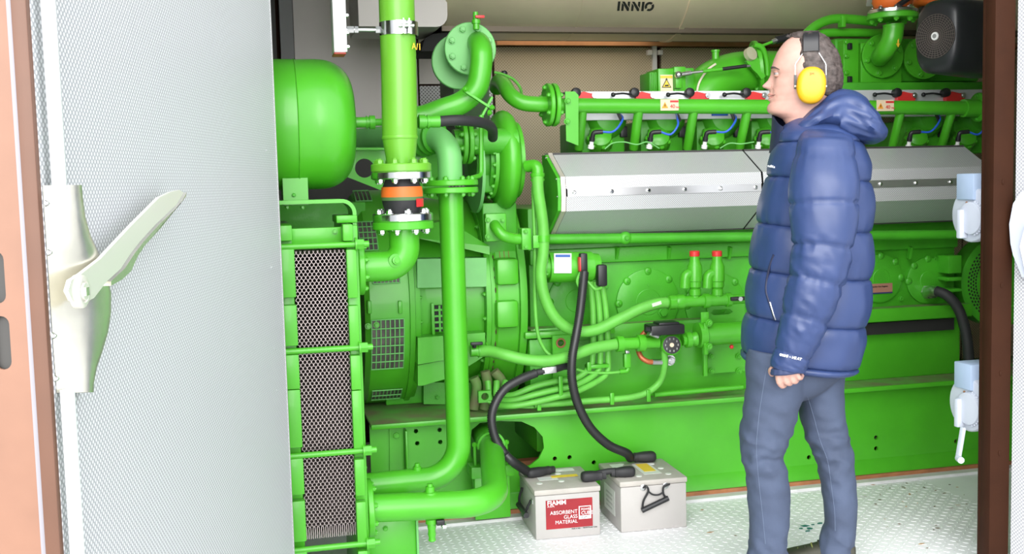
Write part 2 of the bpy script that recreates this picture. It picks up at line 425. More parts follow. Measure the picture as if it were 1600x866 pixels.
# free edge: brown channel faces with oblong slots
ez = V((0, 0, 1)); ex_ = -dn   # across the edge, away from the room side
def slot(u0, u1, z0, z1):
    r = (u1-u0)/2; cu = (u0+u1)/2; L = []
    for k in range(9): L.append((cu+r*math.cos(PI*k/8), z1-r+r*math.sin(PI*k/8)))
    for k in range(9): L.append((cu-r*math.cos(PI*k/8), z0+r-r*math.sin(PI*k/8)))
    return L
zz = lambda py: WD(5, py).z
holes = [slot(.060, .084, zz(490), zz(400)), slot(.058, .082, zz(606), zz(512)), slot(.06, .084, zz(-260), zz(-160))]
MB().plate(E0-dd*.0012, -dn, ez, [(.030, MZ0), (.14, MZ0), (.14, MZ1), (.030, MZ1)], holes, -.004).build('edge_face', BROWNL, door)
dbox('slot_back', .003, .02, -.14, -.028, MZ0, MZ1, GREYD)
dbox('edge_lip', -.012, .004, -.024, -.001, MZ0, MZ1, mat('mid_brown_paint', (.13, .058, .034), .5, noise_amt=.1, nscale=10), .003)
dbox('edge_seal', -.006, .001, -.033, -.0245, MZ0, MZ1, SEAL, .002)
# espagnolette rods
for (py0, py1, x) in ((-120, 300, 84), (606, 1040, 113)):
    p, q = WD(x, (max(py0, 0)+min(py1, 866))/2, .018), None
    z0, z1 = WD(x, py1, .018).z, WD(x, py0, .018).z
    s = (p-E0).dot(dd); o_ = E0+dd*s+dn*.018
    MB().cyl((o_.x, o_.y, z0), (o_.x, o_.y, z1), .0105, n=20).build('lock_rod', mat('rod_white', (.74, .76, .77), .3, .25), door)
# lock cover: long pressed shell with a swelling on the room side
b = MB(); rows = [(290, 66, 106), (310, 67, 108), (340, 69, 113), (370, 71, 124), (400, 73, 142), (430, 75, 158), (460, 77, 166), (490, 79, 165), (520, 81, 158), (550, 83, 145), (575, 85, 132), (600, 87, 125), (614, 88, 124)]
vs = []; fs = []; nk = 9
for (py, xa, xb) in rows:
    for k in range(nk):
        t = k/(nk-1); lift = .001 + .030*math.sin(min(t*1.7, 1)*PI/2)*(1 if t < .8 else (1-t)/.2*.97+.03)
        p = WD(xa+(xb-xa)*t, py, 0); vs.append(p+dn*lift)
for i in range(len(rows)-1):
    for k in range(nk-1): fs.append((i*nk+k, i*nk+k+1, (i+1)*nk+k+1, (i+1)*nk+k))
nn = len(vs); vs += [v-dn*.0015 for v in vs]; fs += [tuple(nn+i for i in reversed(f)) for f in fs]
b.add(vs, fs); cov = b.build('lock_cover', BRASSY, door, 60)
for py in (318, 395, 525, 592):
    bolt(cov, WD(70+(py-300)*.055, py, .012), dn, .004, STEEL, 'rivet')
# lever
out = [(106, 470), (99, 455), (104, 438), (120, 428), (150, 405), (200, 352), (243, 309), (262, 300), (275, 297), (281, 301), (270, 320), (236, 352), (212, 378), (198, 396), (182, 420), (160, 440), (140, 466), (120, 476)]
LV = mat('pale_lever', (.80, .78, .72), .3, .5)
lev = MB().prism([WD(x, y, .034) for x, y in out], dn*.007).build('lever', LV, door)
rim = [(281, 301), (279, 308), (240, 356), (214, 384), (203, 400), (192, 424), (178, 437), (160, 447), (160, 440), (182, 420), (198, 396), (212, 378), (236, 352), (270, 320)]
MB().prism([WD(x, y, .024) for x, y in rim], dn*.014).build('lever_rim', BRASSY, lev)
c = WD(118, 456, .032); MB().lathe(c, dn, [(0, .025), (.011, .025), (.014, .021), (.0142, .0165), (.012, .0155), (.012, .0135), (.016, .0125)], 32).build('lever_hub', LV, lev)
M = Matrix((dd, dn, ez)).transposed().to_4x4(); M.translation = c+dn*.016
MB().box((-.006, 0, -.006), (.006, .0025, .006), M).build('square_spindle', BRASSY, lev)
# tiny screws near the hinge edge
for py in (235, 418, 545, 610):
    bolt(door, WD(405+py*.045, py, .0), dn, .0025, STEEL, 'screw')

# ---------------------------------------------------------------- right jamb and right door
jamb = struct('trim_5', (XR, 3.2, 0))
xa = W(1531, 433, 3.10).x; xb = W(1545, 433, 3.05).x; xc = W(1580, 433, 3.04).x
def jb(name, x0, x1, y0, y1, m, bev=.003): return MB().box((x0, y0, -.1), (x1, y1, 2.62), None, bev).build(name, m, jamb)
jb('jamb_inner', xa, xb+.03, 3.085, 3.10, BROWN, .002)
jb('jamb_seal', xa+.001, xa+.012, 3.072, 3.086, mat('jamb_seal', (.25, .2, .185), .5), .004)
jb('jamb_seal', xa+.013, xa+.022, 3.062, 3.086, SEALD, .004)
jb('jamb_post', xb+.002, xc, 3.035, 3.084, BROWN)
xa = xb
for z in (W(1555, 285, 3.03).z, W(1555, 447, 3.03).z, W(1555, 585, 3.03).z, W(1555, 710, 3.03).z):
    MB().ball((xa+.036, 3.034, z), .004, .003, .009).build('weld', BROWN, jamb)
door2 = struct('door_2', (xc, 3.03, 0))
hd = V((.30, -1, 0)).normalized(); hn = V((-hd.y, hd.x, 0)) * -1
hn = V((hd.y, -hd.x, 0))
if hn.x > 0: hn = -hn
P0 = V((xc+.004, 3.03, -.08))
quad_panel('lining', P0, hd, (0, 0, 1), 1.45, 2.66, .004, LINING, door2) if hd.cross(V((0, 0, 1))).dot(hn) > 0 else quad_panel('lining', P0+hd*1.45, -hd, (0, 0, 1), 1.45, 2.66, .004, LINING, door2)
M = Matrix((hd, -hn, ez)).transposed().to_4x4(); M.translation = P0
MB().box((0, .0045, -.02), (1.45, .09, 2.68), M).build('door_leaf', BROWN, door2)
MB().box((1.452, .0, -.02), (1.46, .095, 2.68), M).build('edge_face', BROWNL, door2)
def WR(px, py, off=0.0):
    d = _r*(px-800) - _u*(py-433) + _f*F; o = P0+hn*off
    return CAM + d*((o-CAM).dot(hn)/d.dot(hn))
bp_ = [(1592, 318), (1604, 300), (1640, 285), (1640, 440), (1606, 432), (1592, 398), (1588, 380), (1586, 350)]
bk = MB().prism([WR(x, y, .002) for x, y in bp_], hn*.03).build('stay_bracket', WHITEP, door2)
MB().prism([WR(x, y, .032) for x, y in [(1597, 385), (1606, 350), (1640, 335), (1640, 430), (1606, 428)]], hn*.012).build('stay_boss', mat('white_boss', (.8, .8, .8), .4), bk)
# ================================================================ left-hand plant: heat exchanger, vessel, pipes
# ---------------------------------------------------------------- plate heat exchanger
YX = 3.40                                    # front of the plate pack
def xz(px, py, Y=YX): p = W(px, py, Y); return p.x, p.z
hx = thing('plate_heat_exchanger', 'tall green plate heat exchanger with open honeycomb plate pack and tie rods', 'heat exchanger', (W(505, 600, 3.62).x, 3.62, 0))
xl = W(468, 600, YX).x; xr = W(548, 600, YX).x      # plate pack
zt = W(500, 392, YX).z; zbm = W(500, 842, YX).z
xl0 = W(440, 600, YX).x; xr1 = W(573, 600, YX).x
D = .46
MB().box((xl0, YX-.0, 0.0), (xl-.004, YX+D, W(440, 352, YX).z), None, .004).build('pressure_plate', GREEN, hx)
frp = MB().box((xr+.002, YX-.0, 0.0), (xr1-.01, YX+D, W(560, 352, YX).z), None, .004).build('frame_plate', GREEN, hx)
# plates: thin vertical sheets with zigzag edges, neighbours in opposite phase
NP = 24; pit = (xr-xl)/NP; amp = pit*.47; per = .0195
def wave_plate(phase):
    b = MB(); nz = int((zt-zbm)/(per/6)); vs = []; fs = []; th = .0011
    for i in range(nz+1):
        z = zbm + (zt-zbm)*i/nz; t = ((z-zbm)/per + phase) % 1.0
        if t < 1/6: w = -1+t*12
        elif t < .5: w = 1
        elif t < 4/6: w = 1-(t-.5)*12
        else: w = -1
        if z < zbm+.038: w *= 0.1
        x = amp*w
        vs += [(x-th, 0, z), (x+th, 0, z), (x+th, .40, z), (x-th, .40, z)]
    for i in range(nz):
        a = 4*i
        for k in range(4): fs.append((a+k, a+(k+1) % 4, a+4+(k+1) % 4, a+4+k))
    b.add(vs, fs); o = b.build('plate', PLATE, None, 30); me = o.data; bpy.data.objects.remove(o); return me
wm = [wave_plate(0), wave_plate(.5)]
for i in range(NP):
    link('plate', wm[i % 2], hx, Matrix.Translation((xl+pit*(i+.5), YX+.004+.0006*(i % 3), 0)))
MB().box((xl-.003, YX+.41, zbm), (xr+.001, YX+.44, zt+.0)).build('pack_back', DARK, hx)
# side lugs between the tie rods
for (c0, c1) in ((434, 456), (546, 561)):
    for (y0, y1) in ((390, 466), (478, 542), (556, 610), (611, 702), (719, 776), (786, 850), (863, 905)):
        xm = (y0-600)*.048
        x0 = W(c0+xm*.0, (y0+y1)/2, YX-.03).x if 0 else W(c0+xm, (y0+y1)/2, YX-.03).x
        x1 = W(c1+xm, (y0+y1)/2, YX-.03).x
        if c0 == 434: x0, x1 = xl0-.006, xl+.000
        else: x0, x1 = xr-.001, xr1-.020
        MB().box((x0, YX-.035, W(c0, y1, YX-.03).z), (x1, YX+.0, W(c0, y0, YX-.03).z), None, .003).build('lug', GREEN, hx)
for y in (384, 547, 710, 857):
    z = W(500, y, YX-.03).z
    p = V((xl0-.012, YX-.028, z)); q = V((xr1+.004, YX-.028, z))
    rod = MB().cyl(p, q, .0095, n=16).build('tie_rod', GREEN, hx)
    for e, d in ((p, 1), (q, -1)):
        MB().lathe(e, (d, 0, 0), [(0, .017), (.022, .017)], 6).build('nut', GREEN, rod)
        MB().lathe(e+V((d*.022, 0, 0)), (d, 0, 0), [(0, .021), (.005, .021)], 16).build('washer', GREEN, rod)
        MB().cyl(e-V((d*.016, 0, 0)), e, .010, n=12).build('rod_end', GREEN, rod)
    for k in (1,):
        MB().cyl(p+V((0, .42, 0)), q+V((0, .42, 0)), .0095, n=12).build('tie_rod', GREEN, hx)
# head with carrying bar
zc0, zc1 = W(500, 384, YX).z, W(500, 352, YX).z
MB().box((xl0-.006, YX-.04, W(440, 376, YX).z), (xl0+.05, YX+.02, W(440, 352, YX).z), None, .004).build('head_block', GREEN, hx)
MB().box((xr-.01, YX-.04, W(540, 376, YX).z), (xr+.022, YX+.02, W(540, 350, YX).z), None, .004).build('head_block', GREEN, hx)
bar = MB().box((xl0+.02, YX+.02, W(500, 380, YX+.02).z), (xr, YX+.06, W(500, 356, YX+.02).z), None, .003).build('carrying_bar', GREEN, hx)
bolt(bar, W(523, 362, YX+.02), (0, -1, 0), .008, GREEN)
# support foot of the frame plate
fx = W(638, 840, 3.80).x
o = MB().box((xr1-.0, 3.60, 0), (fx, 3.87, W(600, 812, 3.62).z), None, .003).build('support_foot', GREEN, hx)
MB().box((fx, 3.59, 0), (fx+.008, 3.88, W(600, 806, 3.62).z), None, .002).build('foot_gusset', GREENW, hx)
bolt(o, W(602, 826, 3.60), (0, -1, 0), .008)

# ---------------------------------------------------------------- lower water pipes
zP = W(640, 789, 3.50).z; xf = xr1-.008
RP = .046
lp = thing('return_pipe', 'lower green pipe leaving heat exchanger foot and turning back under frame', 'pipe', (xf, 3.5, zP))
pts = fillet([(xf+.02, 3.50, zP), W(775, 786, 3.50), V((W(768, 690, 4.02).x, 4.02, zP+.035)), V((W(760, 690, 4.3).x, 4.5, zP+.035))], .15, 14)
pts[0] = V((xf+.02, 3.50, zP))
pipe(lp, pts, RP)
flange(lp, (xf, 3.50, zP), (1, 0, 0), .098, .02, 8, br=.0095)
p = W(672, 770, 3.50)+V((0, 0, -.01)); MB().lathe(p, (0, 0, 1), [(0, .024), (.012, .023), (.013, .016), (.03, .015), (.031, .010), (.04, .009)], 16).build('plug', GREEN, lp)
p = W(674, 805, 3.50); dv = MB().lathe(p, (0, 0, -1), [(0, .016), (.012, .016), (.013, .020), (.028, .020), (.029, .013), (.04, .015), (.052, .012), (.064, .014), (.076, .011), (.086, .013), (.09, .009)], 16).build('drain_cock', GREEN, lp)
MB().box((p.x+.012, 3.47, p.z-.03), (p.x+.04, 3.50, p.z-.012), None, .003).build('cock_handle', BLACK, dv)
MB().box((p.x+.03, 3.465, p.z-.042), (p.x+.045, 3.50, p.z-.028), None, .003).build('cock_lever', STEEL, dv)

vp = thing('riser_pipe', 'tall vertical green pipe rising from heat exchanger foot to flanged elbow', 'pipe', (xf, 3.78, zP))
xv = W(712, 560, 3.80).x; zfl = W(707, 292, 3.80).z
pts = fillet([(xf+.02, 3.78, zP), (xv, 3.79, zP), (xv, 3.80, zfl-.01)], .125, 14)
pipe(vp, pts, .0435)
flange(vp, (xf, 3.78, zP), (1, 0, 0), .098, .02, 8, br=.0095)
flange(vp, (xv, 3.80, zfl-.022), (0, 0, 1), .098, .02, 8, br=.010, side=-1)
p = W(652, 737, 3.78); MB().lathe(p-V((0, 0, .012)), (0, 0, 1), [(0, .024), (.012, .023), (.013, .016), (.03, .015), (.031, .010), (.042, .009)], 16).build('plug', GREEN, vp)
el = thing('flanged_elbow', 'green pipe elbow bolted on top of the riser pipe, turning back', 'pipe', (xv, 3.80, zfl))
flange(el, (xv, 3.80, zfl+.004), (0, 0, 1), .098, .02, 8, br=.010)
z2 = W(700, 222, 3.85).z
pts = fillet([(xv, 3.80, zfl+.01), (xv, 3.80, z2+.01), (xv-.13, 4.02, z2+.03), (xv-.40, 4.5, z2+.03)], .085, 10)
pipe(el, pts, .0435, GREENW)
MB().lathe(V((xv-.035, 3.865, z2+.021)), (-.5, .86, .05), [(0, .048), (.004, .060), (.014, .060), (.018, .054), (.03, .066), (.042, .066), (.046, .058), (.06, .072), (.075, .072)], 30).build('bellows', GREEND, el)

# ---------------------------------------------------------------- main vertical pipe with rubber expansion joint
YM = 3.50
xm = W(629, 330, YM).x
zE = W(600, 416, YM).z
te = thing('outlet_elbow', 'green elbow from heat exchanger top port up to expansion joint', 'pipe', (xf, YM, zE))
zf1 = W(632, 358, YM).z
pts = fillet([(xf+.01, YM, zE), (xm+.002, YM, zE), (xm+.002, YM, zf1+.01)], .115, 14); pipe(te, pts, .049)
flange(te, (xf, YM, zE), (1, 0, 0), .090, .02, 8, br=.0095)
zf2 = W(632, 346, YM).z
flange(te, (xm, YM, zf1), (0, 0, 1), .098, zf2-zf1, 8, br=.012, side=-1, boltmat=CHROME)
p = W(617, 408, YM-.047); MB().lathe(p+V((0, .01, 0)), (0.15, -1, .1), [(0, .022), (.012, .022), (.013, .013), (.025, .013), (.026, .008), (.03, .008)], 16).build('plug', GREEN, te)
ej = thing('expansion_joint', 'black rubber expansion joint with orange band between steel flanges', 'pipe joint', (xm, YM, zf2))
zf3, zf4, zf5 = W(632, 333, YM).z, W(632, 280, YM).z, W(632, 268, YM).z
flange(ej, (xm, YM, zf2+.0005), (0, 0, 1), .097, zf3-zf2-.001, 8, CHROME, br=.011, off=.3, boltmat=CHROME)
h = zf4-zf3
bl = MB().lathe((xm, YM, zf3), (0, 0, 1), [(0, .054), (h*.08, .058), (h*.3, .064), (h*.5, .0665), (h*.7, .064), (h*.92, .057), (h, .053)], 40, False).build('bellows', RUBBER, ej, 60)
MB().lathe((xm, YM, zf3+h*.48), (0, 0, 1), [(0, .0672), (h*.15, .0668), (h*.3, .0648)], 40, False).build('orange_band', ORANGE, bl, 60)
MB().lathe((xm, YM, zf3+h*.38), (0, 0, 1), [(0, .0667), (h*.1, .0672)], 40, False).build('green_stripe', mat('dull_green', (.08, .16, .05), .6), bl, 60)
ang = [math.radians(-100+k*9) for k in range(6)]
vs = []; fs = []
for a in ang:
    for hh in (.18, .42): vs.append((xm+.0685*math.cos(a+.75), YM+.0685*math.sin(a+.75), zf3+h*hh))
for k in range(5): fs.append((2*k, 2*k+2, 2*k+3, 2*k+1))
build_mesh('red_tag', vs, fs, RED, bl)
flange(ej, (xm, YM, zf4), (0, 0, 1), .097, zf5-zf4-.0005, 8, CHROME, br=.011, side=-1, boltmat=CHROME)
mp_ = thing('supply_pipe', 'wide light green vertical pipe running up to the roof', 'pipe', (xm, YM, zf5))
zf6 = W(632, 256, YM).z
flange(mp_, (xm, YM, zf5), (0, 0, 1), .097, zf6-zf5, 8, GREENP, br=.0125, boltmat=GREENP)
z0 = W(628, 215, YM).z; xt = W(622, 0, YM).x
pts = [(xm, YM, zf6-.004), (xm, YM, zf6+.02), (xm-.001, YM, z0), (xm-.001+(xt-xm)*.5, YM, W(625, 107, YM).z), (xt-.004, YM, 2.6)]
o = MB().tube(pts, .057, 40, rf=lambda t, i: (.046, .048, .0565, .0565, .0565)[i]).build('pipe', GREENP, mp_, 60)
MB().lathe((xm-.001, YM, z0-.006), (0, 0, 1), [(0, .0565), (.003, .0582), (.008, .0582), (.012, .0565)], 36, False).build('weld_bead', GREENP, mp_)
zk = W(625, 70, YM).z
text('A/1', (xt+.031, YM-.051, zk-.02), (.80, .6, 0), (0, 0, 1), .03, YEL, o, 'marking')
# clamp
cl = thing('pipe_clamp', 'bright steel clamp around the wide supply pipe with threaded stud', 'clamp', (xt, YM, W(625, 46, YM).z))
zc = W(625, 46, YM).z; xt2 = W(623, 46, YM).x
MB().lathe((xt2, YM, zc-.021), (0, 0, 1), [(0, .0585), (0, .0615), (.042, .0615), (.042, .0585)], 40, False).build('band', CHROME, cl)
for dx in (.004, .022):
    MB().box((xt2+dx-.003, YM-.085, zc-.024), (xt2+dx+.003, YM-.057, zc+.024), None, .002).build('ear', CHROME, cl)
MB().cyl((xt2-.012, YM-.074, zc+.002), (xt2+.038, YM-.074, zc+.002), .0055, n=12).build('clamp_screw', STEEL, cl)
xs = W(541, 51, YM).x
MB().cyl((xs, YM, zc-.002), (xt2-.058, YM, zc-.002), .006, n=14).build('stud', STEEL, cl)
for x_, L in ((xs+.002, .022), (xs+.026, .012), (xt2-.074, .016)):
    MB().lathe((x_, YM, zc-.002), (1, 0, 0), [(0, .0115), (L, .0115)], 6).build('nut', STEEL, cl)
ch = thing('strut_rail', 'white steel strut rail hanging above the round expansion vessel', 'rail', (W(530, 40, YM).x, YM, W(530, 84, YM).z))
x0, x1 = W(519, 40, YM).x, W(537, 40, YM).x; z1 = W(530, 84, YM).z
MB().box((x0, YM-.04, z1), (x1, YM+.04, 2.6), None, .003).build('channel', WHITE, ch)
MB().box((x1-.004, YM-.03, z1+.002), (x1+.006, YM+.03, 2.6), None, .002).build('rail_web', STEEL, ch)
MB().box((x0-.001, YM-.042, z1-.006), (x1+.001, YM+.042, z1-.0005), None, .002).build('end_cap', mat('dark_red_cap', (.32, .04, .03), .5), ch)
for y in (24, 51, 73): bolt(ch, V((x1+.006, YM, W(540, y, YM).z)), (1, 0, 0), .008, STEEL)

# ---------------------------------------------------------------- expansion vessel
YV = 3.68
pc = W(490, 195, YV); r = .213; xe = W(553, 195, YV).x
ev = thing('expansion_vessel', 'large rounded green expansion vessel lying above the heat exchanger', 'vessel', (pc.x, YV, pc.z-r))
xs = W(462, 195, YV).x; xL = W(340, 195, YV).x
prof = [(0, .04)]
dome = []
for k in range(13):
    t = PI/2*k/12; dome.append(((xe-.125-xL)+.125*math.sin(t)**.9 if k else (xe-.125-xL), .045+(r-.045)*math.cos(t)**.62 if k < 12 else .02))
prof = [(0, .05), (.03, .13), (.06, .185), (.10, r), (xs-xL-.002, r), (xs-xL, r+.003), (xs-xL+.004, r-.001), ] + dome
MB().lathe((xL, YV, pc.z), (1, 0, 0), prof, 56).build('tank', GREEN, ev, 50)
sx0 = W(442, 300, YV-.1).x; sx1 = W(481, 300, YV-.1).x; zs = W(460, 293, 3.55).z
o = MB().prism([(sx0, 3.56, zs-.056), (sx1, 3.56, zs-.056), (sx1, 3.56, zs+.03), (sx0, 3.56, zs+.03)], (0, .2, 0)).build('saddle', GREEN, ev)
bolt(o, W(459, 305, 3.56), (0, -1, 0), .006, GREEND)
zs2 = W(460, 316, 3.5).z
br = thing('vessel_bracket', 'bent green flat-bar bracket carrying the expansion vessel', 'bracket', (W(545, 345, 3.5).x, 3.5, W(545, 345, 3.5).z))
path = fillet([(sx0-.02, 0, zs2), (W(552, 316, 3.5).x, 0, zs2), (W(552, 345, 3.5).x, 0, W(550, 366, 3.5).z)], .04, 8)
vs = []; fs = []
for i, p in enumerate(path):
    t = (path[min(i+1, len(path)-1)]-path[max(i-1, 0)]).normalized(); nrm = V((-t.z, 0, t.x))*.006
    for y in (3.46, 3.62):
        vs += [V((p.x, y, p.z))+nrm, V((p.x, y, p.z))-nrm]
for i in range(len(path)-1):
    a = 4*i; fs += [(a, a+4, a+6, a+2), (a+1, a+3, a+7, a+5), (a, a+1, a+5, a+4), (a+2, a+6, a+7, a+3)]
fs += [(0, 2, 3, 1), tuple(4*(len(path)-1)+k for k in (0, 1, 3, 2))]
o = build_mesh('flat_bar', vs, fs, GREEN, br)
for px in (449, 473): bolt(o, W(px, 322, 3.52), (0, 0, -1), .008)
MB().box((W(525, 342, 3.46).x, 3.45, W(525, 349, 3.46).z), (W(558, 342, 3.46).x, 3.62, W(525, 337, 3.46).z), None, .004).build('clamp_plate', GREEN, br)
# outlet and hose
zh = W(600, 191, YV).z
ho = thing('vessel_hose', 'black rubber hose with green fittings from the expansion vessel behind the pipe', 'hose', (xe, YV, zh))
MB().lathe((xe-.015, YV, zh), (1, 0, 0), [(0, .018), (.055, .018), (.056, .022), (.06, .022), (.061, .018), (.066, .018), (.067, .023), (.085, .023), (.086, .012), (.2, .012)], 20).build('outlet_fitting', GREEN, ho)
x0 = W(652, 191, YV).x; x1 = W(687, 191, YV).x
MB().lathe((x0, YV, zh+.0), (1, 0, 0), [(0, .012), (.005, .024), (.026, .024), (.027, .02), (.032, .02), (.033, .023), (.04, .023), (.041, .020), (x1-x0, .021)], 16).build('hose_fitting', GREEN, ho)
pts = cr([(x1-.004, YV, zh), W(715, 188, YV), W(742, 190, 3.72), W(760, 194, 3.78), W(769, 202, 3.86), W(770, 215, 3.95)], 7)
MB().tube(pts, .0185, 18).build('hose', RUBBER, ho, 60)
# bracket plate with round hole behind the vessel
bp2 = thing('hole_bracket', 'sloping green bracket plate with a big round hole behind the vessel', 'bracket', W(590, 290, 4.0))
o0 = W(520, 232, 4.0); q = lambda x, y: ((W(x, y, 4.0)-o0).x, (W(x, y, 4.0)-o0).z)
hc = q(569, 263); mr = 15*mpp(o0)
MB().plate(o0, (1, 0, 0), (0, 0, 1), [q(520, 233), q(700, 233), q(700, 315), q(596, 298), q(530, 272)], [[(hc[0]+mr*math.cos(2*PI*k/20), hc[1]+mr*math.sin(2*PI*k/20)) for k in range(20)]], .012).build('bracket_plate', GREEN, bp2)
MB().bar(W(520, 233, 3.98), W(700, 233, 3.98), .06, .008).build('bracket_lip', GREEN, bp2)

# ---------------------------------------------------------------- S-shaped pipe with big blank flange
YS = 4.0
sp = thing('s_bend_pipe', 'green S-bend pipe curling up into a big round flange', 'pipe', W(655, 182, YS))
pts = cr([W(640, 185, YS), W(662, 182, YS), W(690, 172, YS-.01), W(722, 160, YS-.02), W(744, 138, YS-.03), W(751, 108, YS-.03), W(752, 82, YS-.02), W(748, 68, YS+.03), W(742, 66, YS+.14)], 7)
pipe(sp, pts, .0415)
fc = W(735, 76, YS+.05); fd = V((-.03, -1, 0.0)).normalized()
flange(sp, fc-fd*.02, fd, .098, .022, 8, GREENW, br=.0125, rb=.076, boltmat=GREENW)
flange(sp, fc-fd*.11+V((-.030, 0, -.038)), fd, .105, .024, 8, GREENW, br=.010, side=-1)
MB().cyl(fc-fd*.25, fc-fd*.06, .05).build('neck', GREEND, sp)
MB().lathe(W(744, 46, YS-.02), (0, 0, 1), [(0, .012), (.02, .012), (.021, .016), (.035, .016), (.036, .009), (.055, .009)], 14).build('vent_cock', GREEN, sp)
p = W(743, 27, YS-.02); MB().box((p.x-.004, p.y-.02, p.z-.005), (p.x+.03, p.y-.008, p.z+.005), None, .002).build('cock_lever', RED, sp)
MB().cyl(W(743, 30, YS-.02), W(743, 19, YS-.02), .010, n=12).build('cock_stem', GREEN, sp)
# clamp half around the lower bend
cb = thing('pipe_bracket', 'green strap bracket with bolts holding the S-bend pipe', 'bracket', W(755, 270, YS-.05))
MB().bar(W(725, 142, YS-.09), W(768, 170, YS-.09), .008, .022, (0, -1, 0)).build('strap', GREEN, cb)
MB().bar(W(768, 152, YS-.08), W(752, 182, YS-.08), .03, .008, (.5, 0, .5)).build('strap_lug', GREEN, cb)
MB().tube(fillet([W(752, 180, YS-.09), W(752, 274, YS-.09), W(738, 278, YS-.13)], .02, 5), .009, 10).build('stay', GREEN, cb)
for p, d in ((W(727, 140, YS-.1), (-.6, -.6, .3)), (W(768, 168, YS-.1), (.6, -.6, -.2)), (W(764, 176, YS-.1), (.6, -.6, -.2))): bolt(cb, p, d, .009)
# ================================================================ base frame, generator, engine
XA = W(577, 660, 4.19).x; XZ = 4.45
bf = thing('base_frame', 'long green steel base frame rail with oval cut-out under the engine', 'machine frame', (2.2, 4.19, .03))
zr = W(1000, 632, 4.19).z
o0 = V((0, 4.19, 0))
def q2(px, py, Y=4.19): p = W(px, py, Y); return (p.x, p.z)
def circ(px, py, rpx, n=10, Y=4.19):
    c = q2(px, py, Y); r = rpx*mpp(W(px, py, Y)); return [(c[0]+r*math.cos(2*PI*k/n), c[1]+r*math.sin(2*PI*k/n)) for k in range(n)]
a = [q2(x, y) for x, y in ((735, 690), (737, 672), (750, 661), (780, 658), (815, 659), (835, 668), (848, 683), (850, 700), (842, 717), (828, 728), (800, 733), (765, 733), (742, 728), (736, 712))]
hl = [a]+[circ(x, y, 3.6) for x, y in ((650, 674), (687, 672), (652, 693), (688, 691), (867, 717), (890, 715), (928, 723), (1271, 682), (1271, 698), (1369, 684), (1369, 701), (1494, 660), (1264, 715), (1494, 690))]
MB().plate((0, 4.19, 0), (1, 0, 0), (0, 0, 1), [(XA, .07), (XZ, .07), (XZ, zr), (XA, zr)], hl, -.012).build('web', GREEN, bf)
MB().box((XA, 4.13, zr), (XZ, 4.60, zr+.012), None, .003).build('top_flange', DUST, bf)
MB().box((XA, 4.122, zr-.006), (XZ, 4.131, zr+.013), None, .002).build('flange_edge', GREEN, bf)
# foot of the rail: sloped toe
MB().prism([(XA, 4.19, .085), (XA, 4.16, .05), (XA, 4.155, .028), (XA, 4.21, .028), (XA, 4.21, .085)], (XZ-XA, 0, 0)).build('toe', GREEN, bf)
MB().prism([q2(607, 668)+(), q2(633, 668)+()] and [V((q2(608, 668)[0], 4.188, q2(608, 668)[1])), V((q2(630, 668)[0], 4.188, q2(630, 668)[1])), V((q2(630, 760)[0], 4.188, .08)), V((q2(608, 760)[0], 4.188, .08))], (0, -.006, 0)).build('gusset', GREEN, bf)
MB().box((q2(631, 700)[0], 4.13, .08), (q2(631, 700)[0]+.008, 4.19, q2(631, 669)[1]), None, .002).build('stiffener', GREEN, bf)
bolt(bf, W(619, 680, 4.182), (0, -1, 0), .014)
# things seen through the cut-out
MB().box((XA+.2, 4.75, .03), (2.4, 4.77, .40)).build('far_web', GREEND, bf)
MB().box((W(825, 680, 4.5).x, 4.35, .2), (W(880, 680, 4.5).x, 4.74, .40), None, .004).build('cross_member', GREEN, bf)
MB().box((XA+.2, 4.45, .12), (2.0, 4.5, .14)).build('ledge', WOOD, bf)
MB().box((XA+.2, 4.38, .028), (2.0, 4.7, .06)).build('bottom_channel', GREEND, bf)
# pipe saddle round the return pipe at the cut-out
sd_ = thing('pipe_saddle', 'green saddle clamp holding the return pipe at the oval cut-out', 'bracket', W(762, 735, 4.1))
c = V((W(765, 690, 4.08).x, 4.06, zP+.037))
vs = []; fs = []
for k in range(13):
    t = math.radians(-10+200*k/12)
    for r_ in (.047, .056):
        for y in (4.05, 4.085): vs.append((c.x+r_*math.cos(t), y, c.z+r_*math.sin(t)))
for k in range(12):
    a_ = 4*k; fs += [(a_, a_+4, a_+5, a_+1), (a_+2, a_+3, a_+7, a_+6), (a_, a_+2, a_+6, a_+4), (a_+1, a_+5, a_+7, a_+3)]
fs += [(0, 1, 3, 2), (48, 50, 51, 49)]
build_mesh('saddle_half', vs, fs, GREEN, sd_)
for s_ in (-1, 1):
    MB().cyl((c.x+s_*.063, 4.067, c.z-.08), (c.x+s_*.063, 4.067, c.z+.015), .006, n=10).build('stud', GREEN, sd_)
    MB().lathe((c.x+s_*.063, 4.067, c.z+.0), (0, 0, 1), [(0, .011), (.012, .011)], 6).build('nut', GREEN, sd_)
MB().box((c.x-.085, 4.03, c.z-.12), (c.x+.085, 4.12, c.z-.075), None, .003).build('saddle_base', GREEN, sd_)
MB().box((c.x-.07, 4.05, .03), (c.x+.07, 4.10, c.z-.1), None, .003).build('saddle_foot', GREEN, sd_)

